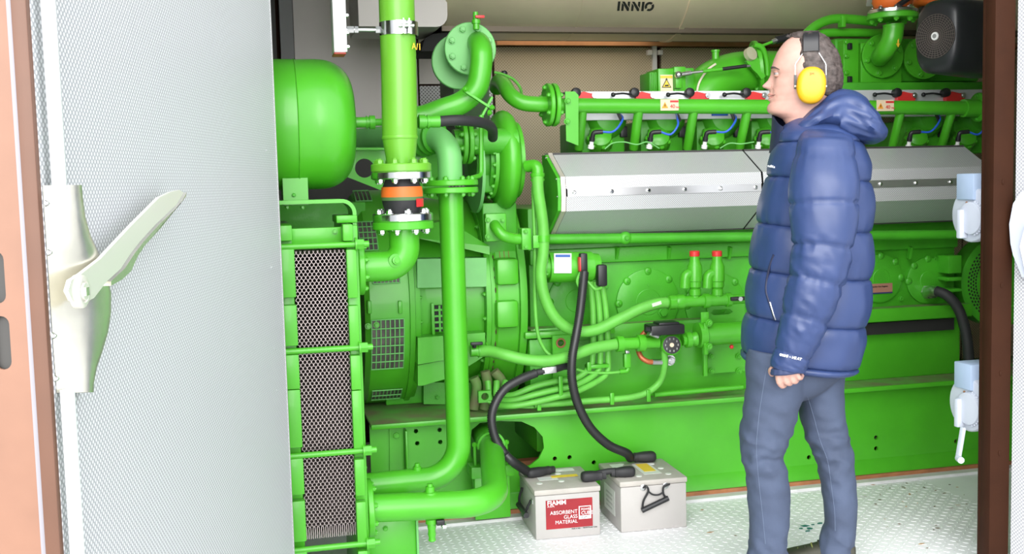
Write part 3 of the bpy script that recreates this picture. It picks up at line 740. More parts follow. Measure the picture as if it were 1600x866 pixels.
# ---------------------------------------------------------------- generator
YG, RG = 4.66, .455
ZG = W(612, 625, 4.50).z + RG*.93
gen = thing('generator', 'round green generator with barred air grilles left of the engine', 'generator', (W(680, 600, YG).x, YG, ZG-RG))
gx = lambda px: W(px, 520, YG-RG).x
g0, g1, g2, g3 = gx(572), gx(650), gx(762), gx(776)
MB().lathe((g0, YG, ZG), (1, 0, 0), [(0, RG-.06), (.0, RG-.02), (.02, RG), (g1-g0-.022, RG), (g1-g0-.02, RG+.008), (g1-g0, RG+.008)], 96).build('end_bell', GREEN, gen, 30)
MB().lathe((g1+.0005, YG, ZG), (1, 0, 0), [(0, RG-.05), (.002, RG-.004), (.022, RG-.004), (.023, RG-.045), (g2-g1-.001, RG-.045)], 72).build('stator_frame', GREEN, gen, 30)
MB().lathe((g2, YG, ZG), (1, 0, 0), [(0, RG), (.018, RG), (.0185, RG-.004), (.021, RG-.004), (.0215, RG), (g3-g2, RG)], 72).build('coupling_flange', GREEN, gen, 30)
for k in range(9):
    t = math.radians(-48+k*13); y, z = YG-(RG+.0)*math.cos(t), ZG+(RG+.0)*math.sin(t)
    bolt(gen, (g2, YG-(RG-.022)*math.cos(t), ZG+(RG-.022)*math.sin(t)), (-1, 0, 0), .009)
    bolt(gen, (g1+.023, YG-(RG-.022)*math.cos(t), ZG+(RG-.022)*math.sin(t)), (1, 0, 0), .007)
# air grilles on the end bell
def grille(px0, px1, py0, py1, nx, nz):
    x0, x1 = gx(px0), gx(px1)
    def th(py):
        lo, hi = -1.5, 1.5
        for _ in range(40):
            m_ = (lo+hi)/2; p = V(((x0+x1)/2, YG-RG*math.cos(m_), ZG+RG*math.sin(m_))); d = p-CAM
            yy = 433-d.dot(_u)/d.dot(_f)*F
            if yy > py: lo = m_
            else: hi = m_
        return lo
    t0, t1 = th(py1), th(py0)
    P = lambda x, t, r: V((x, YG-r*math.cos(t), ZG+r*math.sin(t)))
    vs = []; fs = []; n = 10
    for k in range(n+1):
        t = t0+(t1-t0)*k/n; vs += [P(x0, t, RG+.0015), P(x1, t, RG+.0015)]
    for k in range(n): fs.append((2*k, 2*k+1, 2*k+3, 2*k+2))
    g = build_mesh('grille', vs, fs, mat('grille_dark', (.05, .045, .04), .6, col2=(.14, .12, .11), nscale=12), gen, 60)
    for i in range(nx+1):
        x = x0+(x1-x0)*i/nx; MB().tube([P(x, t0+(t1-t0)*k/8, RG+.004) for k in range(9)], .0026, 6).build('grille_bar', GREENW, g)
    for j in range(nz+1):
        t = t0+(t1-t0)*j/nz; MB().tube([P(x0, t, RG+.0055), P(x1, t, RG+.0055)], .0026, 6).build('grille_bar', GREENW, g)
    return g
grille(581, 632, 499, 575, 7, 6); grille(586, 634, 608, 622, 8, 2); grille(570, 598, 348, 392, 4, 5); grille(586, 628, 432, 443, 7, 1); grille(574, 600, 300, 316, 4, 1)
for px in (577, 625):      # grille latches
    p = W(px, 478, YG-RG-.0); MB().box((p.x-.008, p.y-.012, p.z-.03), (p.x+.008, p.y+.03, p.z+.02), None, .003).build('latch', GREEN, gen)
for px, py in ((575, 510), (588, 508)): bolt(gen, W(px, py, YG-RG-.004), (0, -1, 0), .010)
# box ribs of the stator frame
def rib(name, pts, Y0, Y1, m=GREEN):
    P = [W(x, y, Y0) for x, y in pts]; return MB().prism(P, (0, Y1-Y0, 0)).build(name, m, gen)
rib('air_duct', [(652, 405), (760, 403), (760, 448), (652, 450)], 4.20, 4.50, GREENW)
rib('side_plate', [(653, 528), (758, 520), (758, 540), (735, 556), (653, 570)], 4.18, 4.50)
rib('side_rib', [(653, 571), (700, 562), (755, 548), (755, 558), (704, 590), (660, 603), (653, 603)], 4.20, 4.50)
MB().prism([W(652, 352, 4.25), W(700, 345, 4.25), W(765, 385, 4.18), W(765, 398, 4.18), W(652, 372, 4.22)], (0, .2, 0)).build('upper_web', GREEN, gen)
x0, x1 = W(678, 480, 4.24).x, W(694, 480, 4.24).x
vg = MB().box((x0, 4.235, W(690, 518, 4.24).z), (x1, 4.26, W(690, 477, 4.24).z), None, .002).build('vent', DARK, gen)
for i in range(2):
    for j in range(4):
        pass
for k in range(4):
    z = W(690, 484+k*9.5, 4.24).z; MB().box((x0, 4.231, z-.004), (x1, 4.2349, z+.004)).build('vent_bar', GREEND, vg)
MB().box(((x0+x1)/2-.004, 4.2305, W(690, 518, 4.24).z), ((x0+x1)/2+.004, 4.2345, W(690, 477, 4.24).z)).build('vent_bar', GREEND, vg)
MB().box((x0-.012, 4.23, W(690, 522, 4.24).z), (x0, 4.262, W(690, 473, 4.24).z), None, .002).build('vent_frame', GREEN, vg)
MB().box((g0+.1, 4.48, zr+.013), (g2, 4.60, ZG-.30), None, .004).build('mount', GREEND, gen)
MB().box((W(380, 340, 4.40).x, 4.40, W(480, 372, 4.40).z), (W(572, 340, 4.40).x, 4.95, W(480, 318, 4.40).z), None, .006).build('terminal_box', GREEND, gen)
MB().prism([W(662, 598, 4.42), W(745, 598, 4.42), W(745, 632, 4.42), W(662, 632, 4.42)], (0, .2, 0)).build('foot', GREEND, gen)
bolt(gen, W(683, 621, 4.417), (0, -1, 0), .009, GREEND)

# ---------------------------------------------------------------- flywheel housing
fh = thing('flywheel_housing', 'green ring-shaped flywheel housing between generator and engine', 'engine housing', (gx(797), YG, ZG-RG))
h0, h1 = g3+.001, gx(824)
MB().lathe((h0, YG, ZG), (1, 0, 0), [(0, RG-.006), (.01, RG), (h1-h0-.03, RG), (h1-h0-.028, RG+.02), (h1-h0, RG+.02), (h1-h0, RG-.05)], 72).build('housing', GREEN, fh, 30)
for y0, y1 in ((405, 445), (471, 512)):
    P = [W(776, y0, YG-RG-.035), W(812, y1, YG-RG-.035)]
    MB().box((P[0].x, YG-RG-.035, P[1].z), (P[1].x, YG-RG+.05, P[0].z), None, .014).build('housing_boss', GREEN, fh)
RUST = mat('rust_streak', (.30, .09, .05), .8)
for dx in (788, 795, 802):
    vs = []; fs = []
    for k in range(9):
        t = math.radians(-2+3.3*k+10); 
        for s_ in (-.0012, .0012): vs.append((gx(dx)+s_+.002*math.sin(k), YG-(RG+.0012)*math.cos(t), ZG+(RG+.0012)*math.sin(t)))
    for k in range(8): fs.append((2*k, 2*k+1, 2*k+3, 2*k+2))
    build_mesh('rust_streak', vs, fs, RUST, fh)
ga = mat('gasket_dark', (.05, .03, .01), .8)
for k in range(14):
    t = math.radians(-38+k*5.5+random.uniform(-1, 1)); MB().ball((g3+.001, YG-(RG+.0)*math.cos(t), ZG+RG*math.sin(t)), .003, .003, .005+.008*random.random(), 8, 6).build('gasket_spot', ga, fh)

# ---------------------------------------------------------------- engine block
YE = 4.31
eng = thing('gas_engine', 'long green gas engine block with round inspection covers behind the hoses', 'engine', (W(1180, 600, YE).x, YE, .45))
e0 = W(828, 480, YE).x; e1 = W(1491, 480, YE).x
zt_, zl_ = W(1100, 362, YE).z, W(1100, 506, YE).z
MB().box((e0, YE, zl_), (e1, 5.2, zt_+.12), None, .006).build('block', GREEND, eng)
MB().box((e0, YE-.025, W(1100, 404, YE-.02).z), (e1, YE+.02, W(1100, 380, YE).z), None, .008).build('upper_belt', GREEND, eng)
zs_ = W(1100, 500, YE-.09).z; zlow = zr+.012
MB().box((e0-.02, YE-.085, zs_-.012), (e1+.03, YE+.1, zs_), None, .003).build('shelf', DUST, eng)
MB().box((e0+.04, YE-.03, zlow), (e1+.01, 5.2, zs_-.012), None, .004).build('sump', GREEN, eng)
MB().box((e0-.01, YE-.086, zs_-.055), (e1+.03, YE-.078, zs_+.002), None, .002).build('shelf_edge', GREEN, eng)
# dark slot right of the person and sloping skirt
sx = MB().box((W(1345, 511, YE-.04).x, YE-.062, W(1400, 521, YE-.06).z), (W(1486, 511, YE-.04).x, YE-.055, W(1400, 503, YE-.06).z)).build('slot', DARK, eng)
for cx, cy, r in ((900, 470, 46), (1012, 472, 52), (1117, 475, 50), (1375, 435, 38), (1448, 438, 36)):
    c = W(cx, cy, YE-.004); rr = r*mpp(c)
    cov = MB().lathe(c+V((0, .004, 0)), (0, -1, 0), [(0, rr), (.010, rr), (.014, rr-.008), (.014, rr*.4), (.016, rr*.38)], 40).build('inspection_cover', GREEND, eng)
    for k in range(5):
        t = PI*k/4+.0; q_ = V((rr*.93*math.cos(t), -.014, rr*.93*math.sin(t)))
        MB().ball(c+q_+V((0, .006, 0)), .017, .008, .017, 12, 8).build('cover_lobe', GREEND, cov); bolt(cov, c+q_+V((0, -.0, 0)), (0, -1, 0), .0055, GREEND)
for px, py in ((946, 448), (1012, 424), (1012, 445), (1035, 486), (1075, 455), (1390, 410), (1460, 405), (1407, 467), (1370, 408)): bolt(eng, W(px, py, YE-.002), (0, -1, 0), .011, GREEND)
for px in (962, 1043, 1138, 1420):
    MB().bar(W(px, 404, YE-.02), W(px+3, 386, YE-.035), .012, .02).build('stiffener', GREEND, eng)
p = W(1035, 488, YE-.01); MB().lathe(p, (0, -1, 0), [(0, .024), (.008, .024), (.009, .016), (.02, .016)], 6).build('drain_plug', GREEND, eng)
# name plate at right
np_ = sticker(W(1377, 451, YE-.016), (1, 0, 0), (0, 0, 1), .11, .045, mat('name_plate', (.36, .17, .12), .5), eng, 'name_plate'); 
sticker(W(1377, 458, YE-.0175), (1, 0, 0), (0, 0, 1), .11, .006, mat('dark_blue', (.03, .03, .12), .5), np_, 'plate_stripe')
text('GE Jenbacher Gas Engines', W(1354, 450, YE-.019), (1, 0, 0), (0, 0, 1), .010, INK, np_)
# lifting lug plate at left with rusty eye
lg = MB().plate(W(865, 610, 4.16), (1, 0, 0), (0, 0, 1), [(0, 0), (.06, 0), (.075, .22), (0, .22)], [[(.034+.013*math.cos(2*PI*k/14), .19+.013*math.sin(2*PI*k/14)) for k in range(14)]], -.014).build('mount_bracket', GREEN, eng)
c = W(865, 610, 4.16)+V((.034, -.001, .19)); MB().lathe(c, (0, -1, 0), [(0, .014), (0, .020), (.003, .020), (.003, .014)], 20, False).build('rusty_ring', RUST, lg)
MB().box((W(828, 570, 4.2).x, 4.2, zlow), (W(870, 570, 4.2).x, 4.30, W(850, 530, 4.2).z), None, .004).build('mount_foot', GREEND, eng)
MB().box((W(820, 528, 4.19).x, 4.18, W(850, 528, 4.19).z), (W(960, 528, 4.19).x, 4.24, W(850, 518, 4.19).z), None, .004).build('mount_shelf', GREEN, eng)

# right end: belt guard disc with slots, lugs
bg_ = thing('belt_guard', 'perforated green guard disc at the right end of the engine', 'guard', W(1520, 560, 4.28))
c = W(1566, 440, 4.30); R_ = 72*mpp(c)
MB().lathe(c+V((0, .10, 0)), (0, -1, 0), [(0, R_*.98), (.085, R_), (.095, R_), (.10, R_-.012), (.1, R_*.62), (.095, R_*.6)], 56).build('guard_drum', GREEND, bg_)
for j, rr in enumerate((.66, .72, .78, .84)):
    for k in range(26):
        t = math.radians(100+k*6.2+(3.1 if j % 2 else 0)); p = c+V((R_*rr*math.cos(t), -.0005, R_*rr*math.sin(t)))
        M = Matrix.Translation(p) @ Matrix.Rotation(-t-PI/2, 4, 'Y')
        if j == 0 and k == 0:
            o = MB().box((-.0052, -.001, -.0036), (.0052, .0, .0036)).build('slot', DARK, bg_); sm = o.data; o.matrix_basis = M; 
        else: link('slot', sm, bg_, M)
for y0, y1 in ((400, 428), (434, 440), (452, 457)):
    MB().box((W(1482, y0, 4.22).x, 4.22, W(1482, y1, 4.22).z), (W(1503, y0, 4.22).x, 4.33, W(1482, y0, 4.22).z), None, .004).build('guard_lug', GREEND, bg_)

# black hose at the far right
bh = thing('oil_hose', 'thick black hose curving down from the engine cover on the right', 'hose', W(1450, 456, 4.27))
pts = cr([W(1449, 456, 4.28), W(1462, 455, 4.21), W(1480, 462, 4.17), W(1497, 482, 4.15), W(1508, 515, 4.14), W(1513, 550, 4.14), W(1516, 600, 4.16)], 7)
MB().tube(pts, .0225, 18).build('hose', RUBBER, bh, 60)
MB().tube(pts[:9], .024, 16).build('hose_ferrule', STEEL, bh); MB().lathe(W(1447, 456, 4.30), (0.2, -1, 0), [(0, .032), (.03, .032), (.031, .027), (.05, .027)], 6).build('hose_union', STEEL, bh)

# long pipe below the shield
up = thing('drain_pipe', 'straight green pipe running below the perforated heat shield', 'pipe', W(1100, 372, 4.22))
pipe(up, [W(845, 374, 4.21), W(1530, 366, 4.21)], .021, GREEND)
p = W(977, 372, 4.20); MB().ball(p, .028, .018, .026).build('pipe_lug', GREEND, up); bolt(up, p+V((0, -.016, 0)), (0, -1, 0), .009, GREEND)

# ---------------------------------------------------------------- perforated heat shields
PS1 = perf_mat('shield_perforated', (.64, .65, .66), (.24, .25, .26), .0062, .40, .3, .24, .36, bumpd=.0006)
PS2 = mat('shield_plain', (.66, .66, .67), .3, .9)
def shield(px0, px1, name, label, endcap):
    T = thing(name, label, 'heat shield', W((px0+px1)/2, 362, 4.2), 'perforated heat shields')
    # outline from the side: (photo y at x~900, room depth)
    pr = [(237, 4.24), (240, 4.235), (273, 4.07), (291, 4.062), (303, 4.060), (325, 4.068), (360, 4.235), (362, 4.24)]
    xL = W(px0, 300, 4.07).x; xR = W(px1, 300, 4.07).x
    zz_ = [(W(1180, y-4, Y).z, Y) for y, Y in pr]
    for i, nm in ((1, 'upper_sheet'), (2, 'front_sheet'), (3, 'centre_strip'), (4, 'front_sheet'), (5, 'lower_sheet')):
        a_, b_ = zz_[i], zz_[i+1]
        up_ = V((0, a_[1]-b_[1], a_[0]-b_[0])); h = up_.length
        off = .003 if i == 3 else 0
        o = quad_panel(nm, (xL+(0 if i != 3 else .004), b_[1]-off, b_[0]), (1, 0, 0), up_, xR-xL-(0 if i != 3 else .008), h, .003, PS2 if i == 3 else PS1, T)
        if i == 3:
            n_ = max(3, round((xR-xL)/.148))
            for k in range(n_):
                x = xL+.03+(xR-xL-.06)*k/(n_-1); p = V((x, b_[1]-.004, (a_[0]+b_[0])/2))
                MB().lathe(p, (0, -1, 0), [(0, .0085), (.002, .0085), (.0045, .005)], 12).build('screw', CHROME, o)
    if endcap:
        P = [V((xL-.001, Y+.004, z)) for z, Y in zz_]+[V((xL-.001, 4.30, zz_[-1][0])), V((xL-.001, 4.30, zz_[0][0]))]
        MB().prism(P, (-.018, .0, 0)).build('end_rim', ALUEND, T)
        c_ = sum(P, V())/len(P); P2 = [c_+(p-c_)*.95+V((-.0185, 0, 0)) for p in P]
        ec = MB().prism(P2, (-.012, 0, 0)).build('end_cap', GREEND, T)
        for i in (0, 2, 4, 6): bolt(ec, P2[i]*.92+c_*.08+V((-.008, 0, 0)), (-1, 0, 0), .006, STEEL)
    MB().box((xL, 4.24, zz_[-1][0]), (xR, 4.30, zz_[0][0])).build('back_box', GREYD, T)
shield(884, 1189, 'heat_shield', 'perforated metal heat shield with a pale end rim, left of the person', True)
shield(1192, 1545, 'heat_shield', 'perforated metal heat shield partly hidden behind the person and door jamb', False)

# ---------------------------------------------------------------- turbo-like volute left of the shield
vo = thing('coolant_pump', 'round green volute casing standing on edge left of heat shield', 'pump', W(800, 322, 4.3))
vc = W(806, 250, 4.28); rv = .178
vx0, vx1 = W(776, 250, 4.12).x-vc.x, W(830, 250, 4.12).x-vc.x
MB().lathe(vc, (1, 0, 0), [(vx0, rv-.05), (vx0, rv-.026), (vx0+.014, rv-.026), (vx0+.016, rv-.034), (vx0+.022, rv-.012), (vx0+.032, rv+.004), (vx0+.046, rv+.016), (vx0+.062, rv+.021), (vx0+.078, rv+.017), (vx0+.092, rv+.005), (vx0+.100, rv-.014), (vx0+.104, rv-.026), (vx0+.118, rv-.026), (vx0+.118, rv-.05)], 64).build('volute', GREEN, vo, 40)
MB().lathe(vc+V((-.06, 0, -.03)), (1, 0, 0), [(vx0, rv-.03), (vx0, rv+.0), (vx0+.012, rv+.0), (vx0+.012, rv-.06)], 56).build('back_flange', GREENW, vo)
for k in range(10):
    t = math.radians(-80+k*18); bolt(vo, vc+V((vx0-.001, -(rv-.03)*math.cos(t), (rv-.03)*math.sin(t))), (-1, 0, 0), .009)
MB().box((vc.x-.17, 4.20, vc.z-.13), (vc.x-.06, 4.5, vc.z+.12), None, .02).build('bearing_bracket', GREEND, vo)
MB().lathe(vc+V((-.18, 0, .0)), (1, 0, 0), [(0, .07), (.0, .10), (.05, .10), (.05, .13), (.12, .13)], 40).build('inlet_neck', GREEND, vo)
MB().box((W(758, 330, 4.2).x, 4.25, W(758, 400, 4.2).z), (W(812, 330, 4.2).x, 4.5, W(758, 318, 4.2).z), None, .006).build('pedestal', GREEND, vo)
# flange pair behind, seen at 735,220
bfp = thing('rear_flange_joint', 'pair of green bolted flanges behind the strap bracket', 'pipe joint', W(737, 250, 4.15))
c = W(728, 222, 4.15)
flange(bfp, c, (1, 0, 0), .085, .018, 8, br=.011); flange(bfp, c+V((-.022, 0, 0)), (1, 0, 0), .085, .018, 8, br=.011, side=-1)
MB().cyl(c+V((-.05, 0, 0)), c+V((.2, 0, 0)), .05).build('neck', GREEND, bfp)

# small green elbow at 790,360
se = thing('water_elbow', 'small bent green pipe with square flange above the flywheel housing', 'pipe', W(775, 380, 4.14))
c = W(773, 352, 4.12)
sq = MB().box((W(757, 352, 4.14).x, 4.12, W(757, 378, 4.13).z), (W(790, 352, 4.14).x, 4.16, W(757, 334, 4.13).z), None, .006).build('square_flange', GREEN, se)
for px, py in ((762, 344), (785, 344), (762, 370)): bolt(sq, W(px, py, 4.119), (0, -1, 0), .009)
pts = cr([c, W(776, 357, 4.09), W(786, 368, 4.075), W(802, 373, 4.08), W(818, 374, 4.085)], 6); pipe(se, pts, .0215)
o = MB().box((W(815, 372, 4.06).x, 4.055, W(815, 391, 4.06).z), (W(830, 372, 4.06).x, 4.12, W(815, 357, 4.06).z), None, .004).build('end_flange', GREEN, se)
for py in (362, 386): bolt(o, W(821, py, 4.054), (0, -1, 0), .008)

# ---------------------------------------------------------------- intake pipe to the long coolant rail
ip = thing('bypass_pipe', 'curved green pipe ending in bolted flanges at the coolant rail', 'pipe', W(785, 125, 4.35))
pts = cr([W(776, 138, 4.5), W(779, 128, 4.44), W(787, 132, 4.36), W(797, 148, 4.29), W(815, 160, 4.26), W(838, 163, 4.25), W(858, 163, 4.25)], 7)
pipe(ip, pts, .0315)
flange(ip, W(853, 164, 4.25), (1, 0, 0), .086, .018, 6, br=.010, side=-1)
rl = thing('coolant_rail', 'long straight green coolant rail with warning stickers above heat shields', 'pipe', W(900, 166, 4.25))
flange(rl, W(862, 164, 4.25), (1, 0, 0), .086, .018, 6, br=.010)
YT = 4.25
ra, rb_ = W(866, 165, YT), W(1512, 169, YT)
rp = pipe(rl, [ra, rb_], .0305)
MB().cyl(W(1505, 169, YT), W(1540, 169, YT), .040).build('end_sleeve', GREEN, rl)
flange(rl, W(1527, 168, YT), (1, 0, 0), .065, .016, 6, GREEND, br=.008, side=-1)
ep = MB().plate(W(885, 228, YT-.05), (1, 0, 0), (0, 0, 1), [(0, .02), (.05, 0), (.055, .20), (.04, .215), (0, .215)], [], -.008).build('end_plate', GREEN, rl)
for px, py in ((887, 158), (886, 190)): bolt(ep, W(px, py, YT-.052), (0, -1, 0), .011)
for (xa_, xb_) in ((910, 904), (998, 990), (1084, 1074), (1168, 1155), (1408, 1394), (1488, 1470)):
    MB().cyl(W(xa_, 172, YT+.0), W(xb_, 232, YT+.10), .0195).build('riser', GREEN, rl)
for k, (px, py) in enumerate(((1046, 164), (1383, 165))):
    st = sticker(W(px, py, YT-.0312), (1, 0, 0), (0, 0, 1), 30*mpp(W(px, py, YT)), 17*mpp(W(px, py, YT)), PALE, rl, 'warning_sticker')
    p = W(px-7, py+5, YT-.0335); tri = [p+V((-.014, 0, 0)), p+V((.014, 0, 0)), p+V((0, 0, .025))]
    MB().prism(tri, (0, -.0006, 0)).build('warning_triangle', mat('sticker_orange', (.80, .33, .03), .5), st)
    MB().prism([p+V((-.0015, -.0007, .005)), p+V((.0015, -.0007, .005)), p+V((.002, -.0007, .016)), p+V((-.002, -.0007, .016))], (0, -.0004, 0)).build('warning_mark', INK, st)
    text('40', W(px+1, py+5, YT-.034), (1, 0, 0), (0, 0, 1), .022, RED, st); text('Nm', W(px+10, py+5, YT-.034), (1, 0, 0), (0, 0, 1), .011, RED, st)
    MB().prism([W(px+1, py-7, YT-.033), W(px+14, py-7, YT-.033), W(px+14, py-4, YT-.033), W(px+1, py-4, YT-.033)], (0, -.0006, 0)).build('red_header', RED, st)

# ---------------------------------------------------------------- cylinder heads and ignition
wr_ = thing('ignition_rail', 'white ignition wiring rail behind the coolant rail', 'rail', W(1200, 155, 4.36))
MB().box((W(893, 150, 4.36).x, 4.36, W(1100, 186, 4.36).z), (W(1535, 150, 4.36).x, 4.40, W(1100, 142, 4.36).z), None, .003).build('rail_body', mat('rail_white', (.68, .70, .72), .35, .3), wr_)
MB().box((W(1113, 178, 4.35).x, 4.352, W(1113, 181, 4.35).z), (W(1138, 178, 4.35).x, 4.359, W(1113, 177, 4.35).z), None, .001).build('blue_label', BLUEW, wr_)
cyls = [(931, 'nearest the pump casing'), (1022, 'second from the pump casing'), (1108, 'third from the pump casing'), (1192, 'beside the chest of the person'), (1277, ''), (1350, ''), (1427, 'behind the hood of the person'), (1503, 'next to the door jamb')]
for i, (px, wh) in enumerate(cyls):
    if not wh: continue
    T = thing('cylinder_head', 'green cylinder head with scalloped cap under coolant rail, '+wh, 'cylinder head', W(px+12, 238, 4.45), 'cylinder heads')
    x = W(px, 200, 4.48).x
    MB().box((x-.085, 4.42, W(px, 240, 4.4).z), (x+.11, 4.75, W(px, 188, 4.4).z), None, .01).build('head_body', GREEND, T)
    c = W(px+12, 216, 4.36); pr = [(0, .052), (.03, .052), (.045, .046), (.052, .03), (.055, .01)]
    b = MB(); b.lathe(c+V((0, .06, -.02)), (-.15, -.75, .45), [(h_*1.3, r_) for h_, r_ in pr], 20)
    for k in range(7):
        t = 2*PI*k/7; a_, bb, d_ = frame((-.15, -.75, .45)); b.lathe(c+V((0, .06, -.02))+a_*.046*math.cos(t)+bb*.046*math.sin(t), d_, [(0, .012), (.045, .012), (.05, .008)], 10)
    b.build('cap', GREEN, T)
    MB().lathe(V((x+.03, 4.47, W(px, 188, 4.45).z)), (0, -.85, .1), [(0, .09), (.06, .085), (.09, .06), (.1, .02)], 28).build('port_dome', GREEND, T)
    MB().box((x+.085, 4.40, W(px, 215, 4.4).z), (x+.115, 4.45, W(px, 198, 4.4).z), None, .004).build('sensor', BLACK, T)
    # spark plug lead
    S = thing('spark_plug_lead', 'black angled spark plug connector with white ceramic, '+wh, 'spark plug', W(px-7, 233, 4.28), 'spark plug leads')
    p0 = W(px-8, 232, 4.29); ax = (W(px-4, 205, 4.27)-p0).normalized(); L = (W(px-4, 205, 4.27)-p0).length
    MB().lathe(p0, ax, [(0, .013), (L*.18, .013), (L*.2, .009), (L*.42, .0085), (L*.55, .008)], 16).build('ceramic', CERAM, S)
    e = W(px-4, 207, 4.27); f_ = W(px+11, 206, 4.26)
    bt = MB().tube(fillet([p0+ax*L*.45, e, f_], .012, 5), .0095, 14).build('boot', BLACK, S)
    MB().tube([p0+ax*L*.42, p0+ax*L*.62], .0115, 14).build('boot_collar', BLACK, S)
    mid = W(px+26, 206 if i % 2 == 0 else 210, 4.25)
    pts = cr([f_-V((.004, 0, 0)), mid, W(px+37, 196, 4.25), W(px+36 if i % 2 else px+42, 184, 4.28), W(px+34, 176, 4.34)], 6)
    MB().tube(pts, .0045, 10).build('wire', BLUEW, S)
    MB().tube([W(px+40, 188, 4.27), W(px+35, 177, 4.33)], .0075, 10).build('wire_sleeve', BLACK, S)
    # coil
    cx = px-16 if px < 1150 else px-12
    K = thing('ignition_coil', 'red ignition coil with round black plug behind coolant rail, '+wh, 'ignition coil', W(cx, 150, 4.33), 'ignition coils')
    pts_ = [(-12, 146), (-3, 143), (10, 146), (14, 145), (18, 150), (14, 158), (-12, 158)]
    MB().prism([W(cx+a_, y, 4.335) for a_, y in pts_], (0, .024, 0)).build('coil_body', RED, K)
    MB().lathe(W(cx+14, 149, 4.333), (0, -1, 0), [(0, .012), (.004, .012), (.004, .006), (.008, .006)], 14).build('coil_ring', STEEL, K)
    MB().lathe(W(cx-17, 146, 4.36), (0, -1, .1), [(0, .019), (.02, .021), (.03, .018), (.034, .008)], 18).build('plug', BLACK, K)
    MB().tube(cr([W(cx-20, 148, 4.33), W(cx-32, 146, 4.325), W(cx-45, 147, 4.33)], 5), .0045, 8).build('plug_lead', BLACK, K)
    MB().ball(W(cx-48, 148, 4.33), .010).build('lead_end', BLACK, K)
# thin green earth wires
ew = thing('earth_wire', 'thin light green wire looping along the cylinder heads', 'wire', W(960, 225, 4.3))
MB().tube(cr([W(945, 233, 4.28), W(957, 224, 4.28), W(975, 222, 4.28), W(995, 226, 4.26), W(1012, 222, 4.27), W(1030, 232, 4.28)], 6), .003, 8).build('wire', GREENW, ew)
MB().tube(cr([W(1125, 232, 4.28), W(1140, 224, 4.28), W(1158, 225, 4.26), W(1178, 222, 4.27)], 6), .003, 8).build('wire_end', GREENW, ew)
# ================================================================ silencer, upper engine, hoses, batteries
# exhaust silencer under the roof
YSi = 5.02; RS = .36
lo = W(1000, 54, YSi-.12)
sil = thing('exhaust_silencer', 'huge horizontal metal exhaust silencer drum under the roof with black lettering', 'silencer', (2.6, YSi, lo.z))
zs = lo.z+RS*.97
xs0 = W(703, 30, YSi-RS).x
MB().lathe((xs0, YSi, zs), (1, 0, 0), [(0, RS-.05), (0, RS-.004), (.008, RS), (1.13, RS), (1.131, RS+.006), (1.155, RS+.006), (1.156, RS), (3.3, RS), (3.3, RS-.05)], 96).build('drum', SILV, sil, 30)
MB().lathe((xs0+.0, YSi, zs), (1, 0, 0), [(.62, RS+.0005), (.62, RS+.002), (.63, RS+.002), (.63, RS+.0005)], 96, False).build('seam', SILV, sil)
MB().box((xs0, YSi-.16, lo.z+.004), (xs0+3.3, YSi+.16, lo.z+.06)).build('support_pan', mat('dark_pan', (.10, .08, .055), .45, .5), sil)
def drum_pt(px, py):
    d = _r*(px-800) - _u*(py-433) + _f*F; best = None; t = 0
    for i in range(4000):
        p = CAM+d*(3.8+i*.0004)/d.y
        if math.hypot(p.y-YSi, p.z-zs) < RS+.001: return p
    return p
pa, pb = drum_pt(964, 17), drum_pt(1021, 17); ptop = drum_pt(992, 2)
upv = (ptop-drum_pt(992, 17)); hgt = upv.length; upv.normalize()
# stencilled letters drawn as strokes: I N N I O
dx = (pb.x-pa.x); gl = MB(); lt = []
U = hgt*.97; w_ = dx/100
def L2(pts): 
    vs = []
    for (u, v) in pts:
        sh = v*3.0
        vs.append(pa+V((w_*(u+sh), 0, 0))+upv*(U*v)+V((0, -.0015, 0)))
    return vs
let = [[(0, 0), (6.5, 0), (6.5, 1), (0, 1)],
       [(11, 0), (17, 0), (17, .60), (11, .86)], [(11, 1), (18, 1), (32, .28), (32, 0), (27, 0)], [(27, .66), (33, .36), (33, 1), (27, 1)],
       [(38, 1), (45, 1), (60, .22), (60, 0), (55, 0)], [(38, 0), (44, 0), (44, .55), (38, .82)], [(55, .62), (61, .32), (61, 1), (55, 1)],
       [(66, 0), (72.5, 0), (72.5, 1), (66, 1)]]
for l in let: MB().prism(L2(l), V((0, -.001, 0))).build('letter', INK, sil)
for (a0, a1) in ((50, 215), (240, 395)):
    P = []; n = 12
    for k in range(n+1): t = math.radians(a0+(a1-a0)*k/n); P.append((87+13*math.cos(t), .5+.5*math.sin(t)))
    for k in range(n, -1, -1): t = math.radians(a0+(a1-a0)*k/n); P.append((87+6.5*math.cos(t), .5+.25*math.sin(t)))
    vs = L2(P); m_ = len(vs); fs = [(k, k+1, m_-2-k, m_-1-k) for k in range(n)]
    build_mesh('letter', [v+V((0, -.001, 0)) for v in vs], fs, INK, sil)
for k, px in enumerate((1366, 1440)):
    c = drum_pt(px, 3); st = sticker(c+V((0, -.004, .0)), (1, 0, 0), upv, .085, .05, mat('tag_white', (.75, .72, .66), .5), sil, 'warning_sticker')
    p = c+V((0, -.0065, 0))
    MB().prism([p+V((-.02, 0, 0))-upv*.012, p+V((.02, 0, 0))-upv*.012, p+upv*.02], (0, -.0006, 0)).build('warning_triangle', YEL, st)
